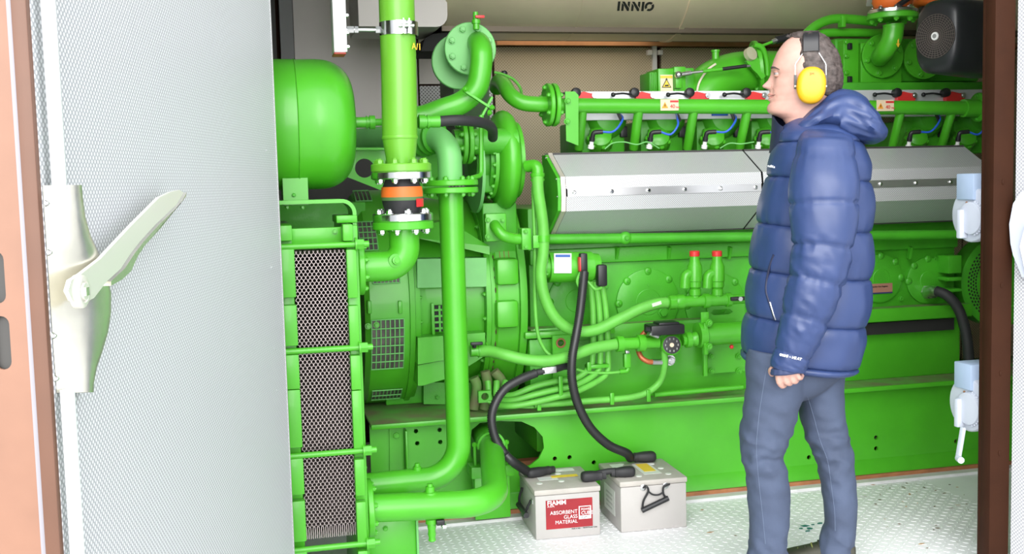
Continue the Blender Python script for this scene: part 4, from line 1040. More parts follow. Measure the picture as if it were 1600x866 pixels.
# grey duct left of the silencer
du = thing('exhaust_duct', 'grey sheet metal duct left of the silencer drum', 'duct', W(675, 42, 4.75))
x0, x1 = W(560, 20, 4.75).x, W(699, 20, 4.75).x
P = [(x0, 4.75, 2.5), (x1, 4.75, 2.5)] + [(x1-.05+.05*math.cos(t), 4.75, W(680, 42, 4.75).z+.05-.05*math.sin(t)) for t in (0, .4, .8, 1.2, PI/2)] + [(x0, 4.75, W(680, 42, 4.75).z)]
MB().prism(P, (0, .4, 0)).build('duct_body', GREY, du)
P = [W(658, 80, 4.9), W(664, 60, 4.9), W(676, 53, 4.9), W(706, 50, 4.9), W(706, 80, 4.9)]
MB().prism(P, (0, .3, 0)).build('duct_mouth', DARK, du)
MB().box((W(705, 120, 4.9).x, 4.85, 1.36), (W(760, 120, 4.9).x, 5.2, W(720, 110, 4.9).z)).build('duct_leg', mat('dark_green_leg', (.03, .09, .02), .6), du)

# ---------------------------------------------------------------- actuator box with warning sign
YA = 4.45
ac = thing('throttle_actuator', 'green actuator box with yellow hand warning sign on engine top', 'actuator', W(1040, 145, YA))
A = lambda x0, y0, x1, y1, Y0, Y1, nm, m, T, bev=.004: MB().box((W(x0, y1, Y0).x, Y0, W((x0+x1)/2, y1, Y0).z), (W(x1, y1, Y0).x, Y1, W((x0+x1)/2, y0, Y0).z), None, bev).build(nm, m, T)
A(1029, 107, 1054, 146, YA, YA+.15, 'box', GREEN, ac); A(1015, 113, 1029, 146, YA+.02, YA+.14, 'terminal_block', GREEND, ac)
A(1054, 104, 1072, 150, YA-.01, YA+.1, 'side_plate', GREEN, ac); A(1068, 106, 1085, 146, YA+.03, YA+.12, 'rear_plate', GREEND, ac)
for k in range(4): A(1017+k*2.6, 113, 1018.2+k*2.6, 144, YA+.012, YA+.03, 'fin', GREEN, ac, .001)
st = sticker(W(1041.5, 130, YA-.001), (1, 0, 0), (0, 0, 1), 21*mpp(W(1040, 130, YA)), 26*mpp(W(1040, 130, YA)), mat('sign_cream', (.72, .66, .45), .5), ac, 'warning_sign')
m_ = mpp(W(1040, 130, YA)); p = W(1041.5, 137, YA-.003)
MB().prism([p+V((-8*m_, 0, 0)), p+V((8*m_, 0, 0)), p+V((0, 0, 14*m_))], (0, -.0006, 0)).build('triangle_border', INK, st)
MB().prism([p+V((-6.2*m_, -.0008, 1*m_)), p+V((6.2*m_, -.0008, 1*m_)), p+V((0, -.0008, 11.6*m_))], (0, -.0006, 0)).build('triangle', YEL, st)
MB().prism([p+V((x*m_, -.0016, z*m_)) for x, z in ((-3, 2), (3, 2), (3.4, 4), (2, 5), (1, 4.2), (-1, 4.6), (-3, 4))], (0, -.0005, 0)).build('hand_mark', INK, st)
MB().prism([p+V((-10*m_, -.0002, 14.5*m_)), p+V((10*m_, -.0002, 14.5*m_)), p+V((10*m_, -.0002, 18.5*m_)), p+V((-10*m_, -.0002, 18.5*m_))], (0, -.0006, 0)).build('yellow_header', YEL, st)
p = W(1041.5, 123.2, YA-.004); MB().prism([p+V((-2*m_, 0, -1.4*m_)), p+V((2*m_, 0, -1.4*m_)), p+V((0, 0, 1.6*m_))], (0, -.0005, 0)).build('small_triangle', INK, st)
ro = MB().cyl(W(1078, 114, YA-.04), W(1172, 103, YA-.04), .0055, n=12).build('linkage_rod', STEEL, ac)
MB().cyl(W(1098, 111.5, YA-.041), W(1128, 108, YA-.041), .0085, n=12).build('rod_sleeve', GREEN, ro); MB().cyl(W(1128, 108, YA-.041), W(1166, 103, YA-.041), .0078, n=12).build('rod_cover', BLACK, ro)
MB().ball(W(1060, 117, YA-.04), .016).build('ball_joint', STEEL, ac); MB().cyl(W(1061, 117, YA-.04), W(1080, 114, YA-.04), .010, n=12).build('rod_end', CHROME, ac)
A(1056, 112, 1066, 138, YA-.03, YA, 'lever_arm', GREEN, ac)

# mixture elbow casting
me_ = thing('intake_elbow', 'large smooth green cast intake elbow behind the face of the person', 'intake', W(1140, 145, 4.6))
pts = cr([W(1092, 165, 4.55), W(1098, 148, 4.55), W(1115, 130, 4.56), W(1145, 117, 4.58), W(1180, 113, 4.6), W(1215, 112, 4.62)], 8)
MB().tube(pts, .07, 28, rf=lambda t, i: .105-.012*t).build('casting', GREEN, me_, 60)
MB().lathe(W(1118, 96, 4.55), (0, 0, 1), [(0, .016), (.04, .016), (.041, .02), (.05, .02)], 16).build('stub', GREEN, me_)
MB().tube(cr([W(1088, 148, 4.46), W(1093, 128, 4.46), W(1105, 110, 4.47), W(1118, 100, 4.48)], 6), .005, 8).build('gasket_edge', mat('cream_gasket', (.70, .66, .50), .6), me_)
fl = flange(me_, W(1178, 108, 4.56), (.95, -.25, .1), .125, .02, 8, GREEN, br=.010, side=-1)
MB().prism([W(x, y, 4.44) for x, y in ((1166, 96), (1176, 86), (1186, 92), (1192, 104), (1196, 120), (1190, 124), (1184, 116), (1176, 108))], (0, .02, 0)).build('throttle_lever', GREEN, me_)
MB().lathe(W(1170, 86, 4.45), (.3, -1, .3), [(0, .03), (.02, .03), (.022, .012)], 18).build('shaft_end', mat('cream_metal', (.62, .60, .42), .4, .4), me_)
MB().tube(cr([W(1178, 70, 4.45), W(1190, 74, 4.45), W(1197, 92, 4.46), W(1199, 118, 4.47)], 6), .012, 12).build('vent_tube', GREEN, me_)
MB().tube(cr([W(1178, 76, 4.46), W(1200, 68, 4.46), W(1214, 62, 4.46)], 5), .006, 8).build('thin_tube', GREEN, me_)
MB().cyl(W(1213, 63, 4.46), W(1232, 58, 4.46), .017).build('cable_gland', BLACK, me_); MB().cyl(W(1206, 66, 4.46), W(1213, 63, 4.46), .011).build('gland_nut', STEEL, me_)

# ---------------------------------------------------------------- upper right pipes and housing
uh = thing('intercooler_housing', 'blocky green housing with bolted round covers behind the hood', 'engine housing', W(1400, 140, 4.55))
A(1305, 60, 1530, 128, 4.55, 4.95, 'housing', GREEND, uh, .012); A(1318, 62, 1342, 130, 4.50, 4.6, 'side_rail', GREEN, uh); A(1315, 128, 1545, 146, 4.46, 4.9, 'base', GREEND, uh, .008)
A(1345, 66, 1410, 130, 4.51, 4.6, 'cover_block', GREEN, uh, .01)
for py in (66, 88, 114): bolt(uh, W(1322, py, 4.50), (0, -1, 0), .011)
for py in (72, 124): A(1326, py-5, 1332, py+5, 4.485, 4.50, 'clip', BLACK, uh, .002)
for (px, py, r_) in ((1377, 88, 34), (1441, 91, 33)):
    c = W(px, py, 4.50); rr = r_*mpp(c)
    flange(uh, c+V((0, .0, 0)), (-.12, -1, 0), rr, .02, 6, GREEN, br=.012, off=.25)
ue = thing('charge_elbow', 'green flanged elbow dropping to a round cover behind the hood', 'pipe', W(1390, 60, 4.4))
ct = W(1396, 38, 4.30); 
pts = cr([W(1375, 90, 4.48), W(1376, 88, 4.40), W(1384, 78, 4.33), W(1393, 62, 4.30), W(1396, 44, 4.30), ct], 6)
MB().tube(pts, .043, 24, rf=lambda t, i: .040+.006*t).build('elbow', GREEN, ue, 60)
zq = W(1393, 27, 4.30).z
flange(ue, (ct.x-.005, 4.30, zq-.01), (0.0, 0, 1), .108, .022, 8, GREEN, br=.012, side=-1)
lj = flange(ue, (ct.x-.005, 4.30, zq+.0125), (0, 0, 1), .106, .018, 8, CHROME, br=.010)
MB().prism([W(1402, 58, 4.26), W(1404, 58, 4.258), W(1404, 68, 4.258), W(1406, 68, 4.258), W(1403, 74, 4.258), W(1400, 68, 4.258), W(1402, 68, 4.258)], (0, -.002, 0)).build('flow_arrow', mat('arrow_amber', (.75, .45, .03), .5), ue)
oj = thing('rubber_joint', 'orange banded black rubber joint above the charge elbow flange', 'pipe joint', (ct.x, 4.30, zq+.03))
MB().lathe((ct.x-.005, 4.30, zq+.0315), (0, 0, 1), [(0, .06), (.01, .075), (.03, .085), (.06, .085), (.09, .07)], 36).build('bellows', ORANGE, oj, 60)
MB().cyl((ct.x-.005, 4.30, zq+.121), (ct.x-.005, 4.30, 2.7), .06).build('upper_pipe', GREEN, oj); MB().tube([(ct.x-.04, 4.20, zq+.035), (ct.x+.06, 4.20, zq+.10)], .012, 10).build('black_strap', BLACK, oj)
oj2 = thing('rubber_joint', 'orange rubber joint above the black air filter', 'pipe joint', W(1455, 5, 4.36))
p = W(1458, 10, 4.40); MB().lathe(p, (0, 0, 1), [(0, .07), (.01, .085), (.03, .09), (.08, .085)], 32).build('bellows', ORANGE, oj2, 60); MB().lathe(p-V((0, 0, .02)), (0, 0, 1), [(0, .06), (.019, .06)], 24).build('collar', BLACK, oj2); MB().cyl(p+V((0, 0, .081)), (p.x, p.y, 2.7), .065).build('upper_pipe', GREEN, oj2)
for k, (pp, lb, r_) in enumerate((([(1248, 74), (1256, 58), (1275, 40), (1300, 30), (1330, 30), (1368, 34)], 'upper green pipe arching over the ear defenders', .021), ([(1262, 78), (1268, 62), (1282, 53), (1300, 51), (1340, 51), (1400, 52)], 'lower green pipe running behind the ear defender band', .019))):
    T = thing('vent_pipe', lb, 'pipe', W(pp[0][0], pp[0][1], 4.5)); pipe(T, cr([W(x, y, 4.50+.03*k) for x, y in pp], 7), r_, GREEN)
    if k == 0:
        o = A(1316, 24, 1322, 42, 4.46, 4.50, 'pipe_clip', GREEN, T, .002)
# black air filter
af = thing('air_filter', 'black air filter housing with round mesh face beside the door jamb', 'air filter', W(1485, 110, 4.05))
YAf = 4.0; nrm = V((-.93, -.36, 0)).normalized(); ex = V((-nrm.y, nrm.x, 0)); 
cf = W(1466, 57, YAf); mf = mpp(cf)
def ov(k, sx, sz):   # squarish rounded outline
    t = 2*PI*k/40; c_, s_ = math.cos(t), math.sin(t); e_ = .62
    x = math.copysign(abs(c_)**e_, c_)*sx*(1.0+.10*s_*(1 if c_ > 0 else -.2)); z = math.copysign(abs(s_)**e_, s_)*sz
    return x, z
vs = []; fs = []; lay = [(0, .80), (.012, .93), (.03, 1.0), (.32, 1.06), (.34, 1.0)]
for (dp, k_) in lay:
    for k in range(40):
        x, z = ov(k, 40*mf*k_, 57*mf*k_); vs.append(cf+ex*x+V((0, 0, z))-nrm*(dp-.02))
for i in range(len(lay)-1):
    for k in range(40): fs.append((i*40+k, i*40+(k+1) % 40, (i+1)*40+(k+1) % 40, (i+1)*40+k))
fs += [tuple(range(40)), tuple(reversed(range(160, 200)))]
build_mesh('housing', vs, fs, mat('filter_black', (.016, .017, .02), .38), af, 45)
MSH = mat('filter_mesh', (.10, .08, .07), .6)
c0_ = cf+nrm*.022
gr = MB().lathe(c0_-nrm*.0015, nrm, [(0, .092), (.001, .092)], 40).build('mesh_face', mat('mesh_black', (.012, .011, .011), .7), af)
b = MB()
for k in range(9): 
    r_ = .018+.0088*k; b.tube([c0_+ex*r_*math.cos(2*PI*i/36)+V((0, 0, r_*math.sin(2*PI*i/36))) for i in range(37)], .0013, 5, False)
for k in range(36):
    t = 2*PI*k/36; d_ = ex*math.cos(t)+V((0, 0, math.sin(t))); b.tube([c0_+d_*.018, c0_+d_*.090], .0011, 5)
o = b.build('mesh_wires', MSH, af); 
MB().lathe(c0_, nrm, [(0, .017), (.004, .016)], 24).build('badge', WHITE, af); MB().lathe(c0_+nrm*.0042, nrm, [(0, .009), (.001, .009)], 20).build('badge_centre', mat('badge_grey', (.25, .25, .25), .5), af)

# ---------------------------------------------------------------- starter motor
YSt = 4.15
sm_ = thing('starter_motor', 'green starter motor cylinder with white data label above hoses', 'starter motor', W(880, 440, YSt))
p0, p1 = W(856, 418, YSt), W(923, 417, YSt); rs = 24*mpp(p0)
MB().lathe(p0, p1-p0, [(-.03, .03), (-.03, .045), (0, .045), (0, rs), ((p1-p0).length, rs), ((p1-p0).length+.002, rs*.9), ((p1-p0).length+.03, rs*.85), ((p1-p0).length+.035, rs*.5)], 36).build('body', GREEN, sm_)
o = MB().prism([W(866, 396, YSt-rs-.002), W(893, 396, YSt-rs-.002), W(893, 427, YSt-rs-.002), W(866, 427, YSt-rs-.002)], (0, .006, 0)).build('data_label', WHITE, sm_)
MB().prism([W(868, 398, YSt-rs-.004), W(891, 398, YSt-rs-.004), W(891, 402, YSt-rs-.004), W(868, 402, YSt-rs-.004)], (0, .001, 0)).build('label_header', mat('label_blue', (.03, .10, .35), .5), o)
A(935, 414, 950, 448, 4.07, 4.11, 'terminal_boot', BLACK, sm_, .008)
A(908, 396, 919, 432, 4.055, 4.09, 'cable_boot', BLACK, sm_, .006)
A(906, 402, 911, 425, 4.058, 4.09, 'red_cap', RED, sm_, .004)
MB().tube(cr([W(907, 426, 4.06), W(902, 440, 4.05), W(908, 452, 4.05), W(915, 450, 4.06)], 6), .006, 8).build('green_lead', GREENH, sm_)
MB().tube(cr([W(918, 440, 4.06), W(930, 452, 4.05), W(940, 450, 4.06)], 6), .006, 8).build('green_lead', GREENH, sm_)
flange(sm_, W(840, 418, YSt), (1, 0, 0), .06, .02, 6, GREEN, br=.009)

# ---------------------------------------------------------------- green hoses
def hose(name, label, pts, r, m=None, cat='hose', n=8, part='hose'):
    T = thing(name, label, cat, pts[0]); MB().tube(cr(pts, n), r, 18).build(part, m or GREENH, T, 60); return T
YH = 4.06
H1 = hose('heater_hose', 'thick green hose dropping from pump casing and sweeping to the safety valves', [W(840, 272, 4.08), W(841, 300, YH), W(848, 350, YH), W(849, 390, YH), W(845, 430, YH), W(852, 468, YH), W(870, 500, YH), W(897, 517, YH), W(930, 516, YH), W(965, 500, YH), W(1000, 483, YH), W(1025, 475, YH), W(1042, 473, YH)], .0225)
pts = fillet([W(824, 260, 4.12), W(840, 258, 4.08), W(840, 285, 4.08)], .02, 6); MB().tube(pts, .0235, 16).build('elbow_fitting', GREEN, H1)
MB().lathe(W(840, 283, 4.08), (0, 0, 1), [(0, .022), (.0, .027), (.008, .027), (.01, .023), (.02, .028), (.03, .028), (.032, .02)], 18).build('hose_clamp', GREEN, H1)
MB().lathe(W(849, 378, YH), (0, 0, 1), [(0, .022), (0, .026), (.025, .026), (.025, .022)], 18, False).build('hose_clamp', GREEN, H1)
MB().box((W(833, 370, 4.05).x, 4.05, W(833, 388, 4.05).z), (W(846, 370, 4.05).x, 4.065, W(833, 368, 4.05).z), None, .002).build('hose_bracket', GREEN, H1)
stx = sticker(W(1026, 475, YH-.0235), (1, 0, .25), (-.25, 0, 1), .04, .014, mat('tag_pale', (.55, .68, .50), .5), H1, 'hose_tag')
H2 = hose('preheater_hose', 'thick green hose winding low from the ball valve to the circulation pump', [W(748, 549, 4.10), W(765, 549, 4.08), W(790, 555, 4.04), W(820, 562, 4.02), W(855, 564, 4.01), W(890, 557, 4.02), W(925, 545, 4.03), W(962, 538, 4.04)], .0225)
MB().lathe(W(735, 549, 4.10), (1, 0, 0), [(0, .022), (.03, .022), (.03, .027), (.034, .027), (.035, .024), (.06, .024), (.061, .03), (.066, .03)], 16).build('hose_fitting', GREEN, H2)
o = MB().lathe(W(741, 543, 4.075), (0, -.3, 1), [(0, .008), (.02, .008)], 10).build('valve_stem', BLACK, H2); MB().box((W(735, 536, 4.07).x, 4.06, W(735, 540, 4.07).z), (W(754, 536, 4.07).x, 4.075, W(735, 535, 4.07).z), None, .003).build('valve_handle', BLACK, o)
hose('thin_hose', 'thin green tube hanging from the pump casing past the thick hose', [W(833, 292, 4.10), W(834, 330, 4.09), W(836, 400, 4.09), W(836, 470, 4.1), W(840, 520, 4.1), W(850, 545, 4.1), W(862, 558, 4.09)], .0075)
# bundle of cables curving left to right
for k, (dy, lb) in enumerate(((0, 'topmost'), (13, 'second'), (25, 'third'))):
    y_ = .016*k; T = hose('cable_hose', 'green cable hose in the bundle under the black cable, %s of three' % lb, [W(922+9*k, 440, 4.12), W(926+10*k, 480, 4.12), W(927+11*k, 520, 4.12), W(926+12*k, 555, 4.12), W(921+12*k, 575+dy*.5, 4.11), W(898, 592+dy*.85, 4.10-y_), W(868, 596+dy, 4.10-y_), W(835, 604+dy, 4.10-y_), W(803-3*k, 617+dy*.7, 4.12-y_), W(786-9*k, 616+dy*.5, 4.16), W(790-14*k, 596, 4.2)], .0125); T['group'] = 'green cable hoses'
T = thing('cable_tie_bar', 'small green comb clip gathering the three cable hoses', 'clip', W(877, 622, 4.06)); A(874, 588, 880, 621, 4.055, 4.068, 'clip_bar', GREEN, T, .002)
T = thing('cable_tie_bar', 'small green block where three cable hoses pass beside the pump', 'clip', W(935, 575, 4.1)); A(918, 570, 952, 576, 4.09, 4.13, 'clip_block', GREEN, T, .003); A(918, 566, 924, 580, 4.085, 4.1, 'clip_bolt', GREEN, T, .002)
H5 = hose('conduit_hose', 'green conduit lying along the rail then rising to the circulation pump', [W(835, 633, 4.10), W(880, 630, 4.10), W(930, 626, 4.10), W(980, 622, 4.10), W(1010, 614, 4.1), W(1030, 598, 4.1), W(1038, 575, 4.08), W(1038, 550, 4.07), W(1034, 535, 4.07)], .0135)
pipe(thing('rail_conduit', 'thin straight green conduit on the rail right of the batteries', 'pipe', W(1030, 615, 4.15)), [W(1022, 617, 4.15), W(1160, 605, 4.15)], .011, GREEN)
for px in (842, 956, 1013): 
    c = W(px, 630-(px-842)*.08, 4.085); MB().box((c.x-.008, c.y-.006, c.z-.03), (c.x+.008, c.y+.004, c.z+.018), None, .002).build('conduit_clip', GREEN, H5)
hose('thin_hose', 'thin green tubes running low to a small eye bracket on the rail', [W(762, 628, 4.14), W(790, 632, 4.13), W(815, 636, 4.12), W(845, 636, 4.11)], .006)
eb = thing('eye_bracket', 'small green eye bracket standing on the rail beside the riser pipe', 'bracket', W(757, 628, 4.14))
MB().plate(W(748, 630, 4.14), (1, 0, 0), (0, 0, 1), [(0, 0), (.05, 0), (.05, .046), (.0, .046)], [[(.026+.015*math.cos(2*PI*k/12), .024+.015*math.sin(2*PI*k/12)) for k in range(12)]], -.02).build('eye', GREEN, eb)
hose('sensor_lead', 'thin green lead from the cable block to a small elbow fitting', [W(900, 577, 4.1), W(920, 582, 4.1), W(950, 583, 4.1), W(972, 581, 4.1)], .006)
T = thing('elbow_sensor', 'small green elbow sensor with grey cap below the hose union', 'sensor', W(980, 580, 4.1))
MB().tube(fillet([W(968, 581, 4.1), W(981, 580, 4.1), W(981, 560, 4.1)], .01, 4), .010, 12).build('elbow', GREEN, T); A(976, 553, 986, 575, 4.085, 4.11, 'sensor_body', GREEN, T, .004); A(978, 548, 984, 553, 4.09, 4.105, 'sensor_cap', STEEL, T, .002)
# clutter in the shadow under the flywheel housing
for k, (pp, lb) in enumerate((([(740, 590), (745, 605), (740, 640)], 'dusty green hose stub in shadow behind the riser pipe'), ([(758, 580), (762, 605), (756, 640)], 'second dusty hose stub in shadow under flywheel housing'), ([(772, 580), (785, 600), (780, 640)], 'third dusty hose stub in shadow under flywheel housing'))):
    hose('hose_stub', lb, [W(x, y, 4.25) for x, y in pp], .02, DUST)

# ---------------------------------------------------------------- safety valves on their manifold
YM2 = 4.07
mf_ = thing('valve_manifold', 'green brass-fitting manifold with red dust spot and small black tap', 'manifold', W(1100, 470, YM2))
pa_, pb_ = W(1040, 473, YM2), W(1166, 467, YM2); Lm = (pb_-pa_).length
MB().lathe(pa_, pb_-pa_, [(0, .022), (.01, .022), (.012, .03), (.04, .03), (.042, .026), (.055, .03), (.075, .03), (.077, .024), (.16, .024), (.162, .03), (.185, .03), (.187, .024), (.26, .024), (.262, .029), (.28, .029), (.282, .02), (Lm, .02)], 18).build('manifold_body', GREEN, mf_)
tp = A(1143, 464, 1168, 470, 4.03, 4.045, 'tap_lever', BLACK, mf_, .003); MB().lathe(W(1156, 467, 4.03), (0, -1, 0), [(0, .010), (.008, .010)], 6).build('tap_nut', STEEL, tp)
for (px, py, lb) in ((1086, 393, 'left safety valve with red cap on the hose manifold'), (1121, 390, 'right safety valve with red cap on the hose manifold')):
    S = thing('safety_valve', lb, 'safety valve', W(px, 458, YM2), 'red-capped safety valves'); c = W(px, 470, YM2); h = lambda y: W(px, y, YM2).z-c.z
    MB().lathe(c, (0, 0, 1), [(h(468), .020), (h(462), .020), (h(461), .024), (h(452), .024), (h(451), .020), (h(448), .027), (h(440), .027), (h(439), .030), (h(416), .030), (h(414), .027), (h(408), .021), (h(398), .018), (h(397), .018)], 20).build('valve_body', GREEN, S)
    MB().lathe(c, (0, 0, 1), [(h(401), .018), (h(400), .0205), (h(393), .0205), (h(392), .018)], 16).build('red_cap', RED, S)
    MB().tube(fillet([W(px, 428, YM2), W(px-15, 428, YM2-.0), W(px-16, 450, YM2)], .022, 6), .022, 16).build('outlet', GREEN, S)
# ---------------------------------------------------------------- circulation pump
YP = 4.05
cp = thing('circulation_pump', 'green circulation pump with round dial and black control box on top', 'pump', W(1052, 560, YP))
c = W(1053, 541, YP); rr = 16.5*mpp(c); nd = V((-.2, -.97, .1)).normalized()
MB().lathe(c+V((0, .06, 0)), nd, [(0, .045), (.03, rr), (.07, rr), (.078, rr-.006)], 32).build('motor', GREEN, cp)
cd_ = c+V((0, .06, 0))+nd*.0785
dl = MB().lathe(cd_, nd, [(0, rr-.007), (.002, rr-.007), (.0025, rr-.011)], 32).build('dial', BLACK, cp)
a_, b_, d_ = frame(nd)
MB().lathe(cd_+nd*.002, nd, [(0, .0095), (.003, .008)], 20).build('dial_centre', mat('cream', (.75, .62, .45), .4), dl)
for t in range(10):
    q_ = cd_+nd*.0026+(a_*math.cos(t*.63)+b_*math.sin(t*.63))*.025
    MB().box((-.002, -.004, 0), (.002, .004, .0008), Matrix.Translation(q_) @ nd.to_track_quat('Z', 'Y').to_matrix().to_4x4()).build('dial_mark', mat('dial_grey', (.3, .3, .3), .5), dl)
bx = A(1018, 508, 1071, 524, 3.98, 4.07, 'control_box', BLACK, cp, .008)
A(1030, 504, 1062, 509, 3.99, 4.06, 'box_lid', BLACK, cp, .004)
MB().cyl(W(1008, 514, 4.0), W(1020, 516, 4.0), .010, n=12).build('cable_gland', BLACK, cp); MB().cyl(W(1014, 520, 3.99), W(1028, 526, 4.0), .010, n=12).build('cable_gland', STEEL, cp)
MB().lathe(W(958, 538, 4.05), W(1030, 535, 4.05)-W(958, 538, 4.05), [(0, .022), (.012, .022), (.014, .032), (.04, .032), (.042, .024), (.10, .024), (.102, .034), (.13, .034), (.132, .024), (.19, .024)], 16).build('inlet_union', GREEN, cp)
MB().lathe(W(1066, 532, 4.06), (1, 0, .03), [(0, .022), (.012, .022), (.014, .033), (.035, .033), (.037, .022), (.055, .03), (.06, .03)], 16).build('outlet_union', GREEN, cp)
ph = thing('preheater', 'thick green cylinder of the coolant preheater beside the person', 'heater', W(1130, 545, 4.1))
p0, p1 = W(1089, 524, 4.08), W(1175, 518, 4.08); rr = 17.5*mpp(p0)
MB().lathe(p0, p1-p0, [(0, rr*.6), (.001, rr+.006), (.03, rr+.008), (.035, rr), ((p1-p0).length, rr)], 32).build('heater_body', GREEN, ph)
A(1096, 488, 1108, 510, 4.06, 4.07, 'hanger', GREEN, ph, .002); A(1101, 505, 1107, 555, 4.035, 4.065, 'clamp', GREEN, ph, .003); A(1100, 540, 1106, 588, 4.1, 4.12, 'lower_bracket', GREEN, ph, .002)
for py in (505, 542): bolt(ph, W(1108, py, 4.03), (0, -1, 0), .012)
pl = MB().plate(W(1106, 584, 4.19), (1, 0, 0), (0, 0, 1), [(0, 0), (.17, 0), (.17, .30), (0, .30)], [[(.03, .245), (.10, .245), (.115, .255), (.10, .268), (.03, .268), (.015, .255)]], -.008).build('mount_plate', GREEN, ph)
for px, py in ((1112, 557), (1112, 580), (1155, 580), (1155, 557)): bolt(pl, W(px, py, 4.181), (0, -1, 0), .011)
MB().ball(W(1143, 542, 4.08), .009).build('red_lamp', RED, ph)
T = hose('copper_hose', 'copper coloured hose loop left of the circulation pump', [W(1020, 512, 4.1), W(1005, 522, 4.11), W(997, 540, 4.11), W(1001, 557, 4.09), W(1012, 565, 4.08), W(1022, 566, 4.08)], .0105, COPPER)
MB().cyl(W(1019, 566, 4.08), W(1034, 566, 4.08), .0125, n=12).build('hose_end', STEEL, T)
bolt(T, W(1047, 563, 4.2), (0, -1, 0), .018, STEEL, 'plug')

# ---------------------------------------------------------------- batteries
def battery(name, label, BL, BR, TL, BKL, spec):
    o = WF(*BL); q_ = WF(*BR); ex = (q_-o); w = ex.length; ex.normalize(); ey = V((-ex.y, ex.x, 0))
    # height from the front edge
    h = W(TL[0], TL[1], o.y).z; t_ = WF(BKL[0], BKL[1], h); d = max(.2, min(.33, (t_-o-V((0, 0, h))).dot(ey)))
    T = thing(name, label, 'battery', o+ex*w/2+ey*d/2, 'battery boxes on the floor')
    M = Matrix((ex, ey, V((0, 0, 1)))).transposed().to_4x4(); M.translation = o
    B = lambda nm, a, b_, m, p=T, bev=.003: MB().box(a, b_, M, bev).build(nm, m, p)
    B('case', (0, 0, 0), (w, d, h-.022), BATT, T, .006); lid = B('lid', (-.003, -.003, h-.0215), (w+.003, d+.003, h), BATTT, T, .005)
    return T, M, w, d, h, lid, ex, ey
T, M, w, d, h, lid, ex, ey = battery('battery', 'grey battery box with red and white label on the front', (837.5, 845), (938.5, 836), (836, 767), (821, 735), 0)
print('battery', w, d, h)
f = lambda u, v, o_=0: M @ V((u*w, -.0005-o_, v*h))
lb = MB().prism([f(.16, .20), f(.88, .20), f(.88, .78), f(.16, .78)], -ey*.0012).build('red_label', REDL, T)
WT = mat('label_white', (.85, .85, .85), .5)
fw = MB().prism([f(.175, .655, .0015), f(.38, .655, .0015), f(.38, .77, .0015), f(.175, .77, .0015)], -ey*.0004).build('logo_block', REDL, lb)
text('FIAMM', f(.18, .685, .0022), ex, (0, 0, 1), h*.125, WT, lb, sx=1.05, off=.0003); text('A.G.M.', f(.185, .645, .0022), ex, (0, 0, 1), h*.05, WT, lb)
for i, s_ in enumerate(('ABSORBENT', 'GLASS', 'MATERIAL')):
    text(s_, f(.645, .49-.098*i, .0022), ex, (0, 0, 1), h*.105, WT, lb, align='RIGHT', sx=.95, off=-.0002)
MB().prism([f(.665, .36, .0015), f(.855, .36, .0015), f(.855, .62, .0015), f(.665, .62, .0015)], -ey*.0006).build('cube_frame', WT, lb)
MB().prism([f(.68, .43, .0024), f(.84, .43, .0024), f(.84, .605, .0024), f(.68, .605, .0024)], -ey*.0004).build('cube_inner', REDL, lb)
text('POWER', f(.70, .535, .003), ex, (0, 0, 1), h*.06, WT, lb); text('CUBE', f(.70, .45, .003), ex, (0, 0, 1), h*.095, WT, lb)
text('AGM', f(.70, .375, .003), ex, (0, 0, 1), h*.055, INK, lb)
text('Made in Italy  -  FIAMM Power Cube', f(.55, .165, .0006), ex, (0, 0, 1), h*.035, INK, T)
def top(u, v, z=.0): return M @ V((u*w, v*d, h+z))
def toplab(u0, u1, v0, v1, m, nm, z=.0004): MB().prism([top(u0, v0, z), top(u1, v0, z), top(u1, v1, z), top(u0, v1, z)], (0, 0, .0008)).build(nm, m, lid)
PL = mat('label_pale', (.66, .68, .64), .5)
toplab(.30, .85, .80, .92, PL, 'paper_label'); toplab(.18, .48, .42, .58, PL, 'paper_label'); toplab(.40, .82, .50, .60, YEL, 'yellow_label', .0014)
for u, v in ((.2, .7), (.55, .7), (.15, .3), (.5, .33), (.62, .85)): MB().lathe(top(u, v), (0, 0, 1), [(0, .012), (.002, .011)], 16).build('vent_plug', PL, lid)
# rope handle on the left side
MB().tube(cr([M @ V((-.004, d*.2, h*.72)), M @ V((-.02, d*.25, h*.5)), M @ V((-.02, d*.4, h*.3)), M @ V((-.02, d*.7, h*.5)), M @ V((-.004, d*.75, h*.75))], 6), .005, 8).build('rope_handle', BLACK, T)
MB().tube([M @ V((-.022, d*.2, h*.42)), M @ V((-.02, d*.75, h*.40))], .011, 10).build('handle_grip', BLACK, T)
MB().box((-.004, d*.12, h*.68), (0, d*.2, h*.76), M).build('handle_eye', STEEL, T)
bt1 = (M, w, d, h)
T, M, w, d, h, lid, ex, ey = battery('battery', 'grey battery box with black rope handle on the front', (970.5, 833.5), (1073.5, 824), (969.6, 753.5), (945.5, 723.5), 1)
print('battery', w, d, h)
toplab(.12, .30, .35, .88, PL, 'paper_label'); toplab(.45, .72, .25, .80, PL, 'paper_label'); toplab(.50, .68, .38, .78, YEL, 'yellow_label', .0014)
for u, v in ((.3, .85), (.75, .75), (.8, .5), (.35, .2), (.8, .2)): MB().lathe(top(u, v), (0, 0, 1), [(0, .012), (.002, .011)], 16).build('vent_plug', PL, lid)
f = lambda u, v, o_=0: M @ V((u*w, -.0005-o_, v*h))
for u in (.34, .68): MB().lathe(f(u, .86), -ey, [(0, .012), (.003, .012), (.004, .008)], 16).build('handle_eye', STEEL, T)
MB().tube(cr([f(.34, .86, .004), f(.37, .90, .014), f(.40, .80, .014), f(.33, .62, .012), f(.31, .47, .012)], 7), .004, 8).build('rope', BLACK, T)
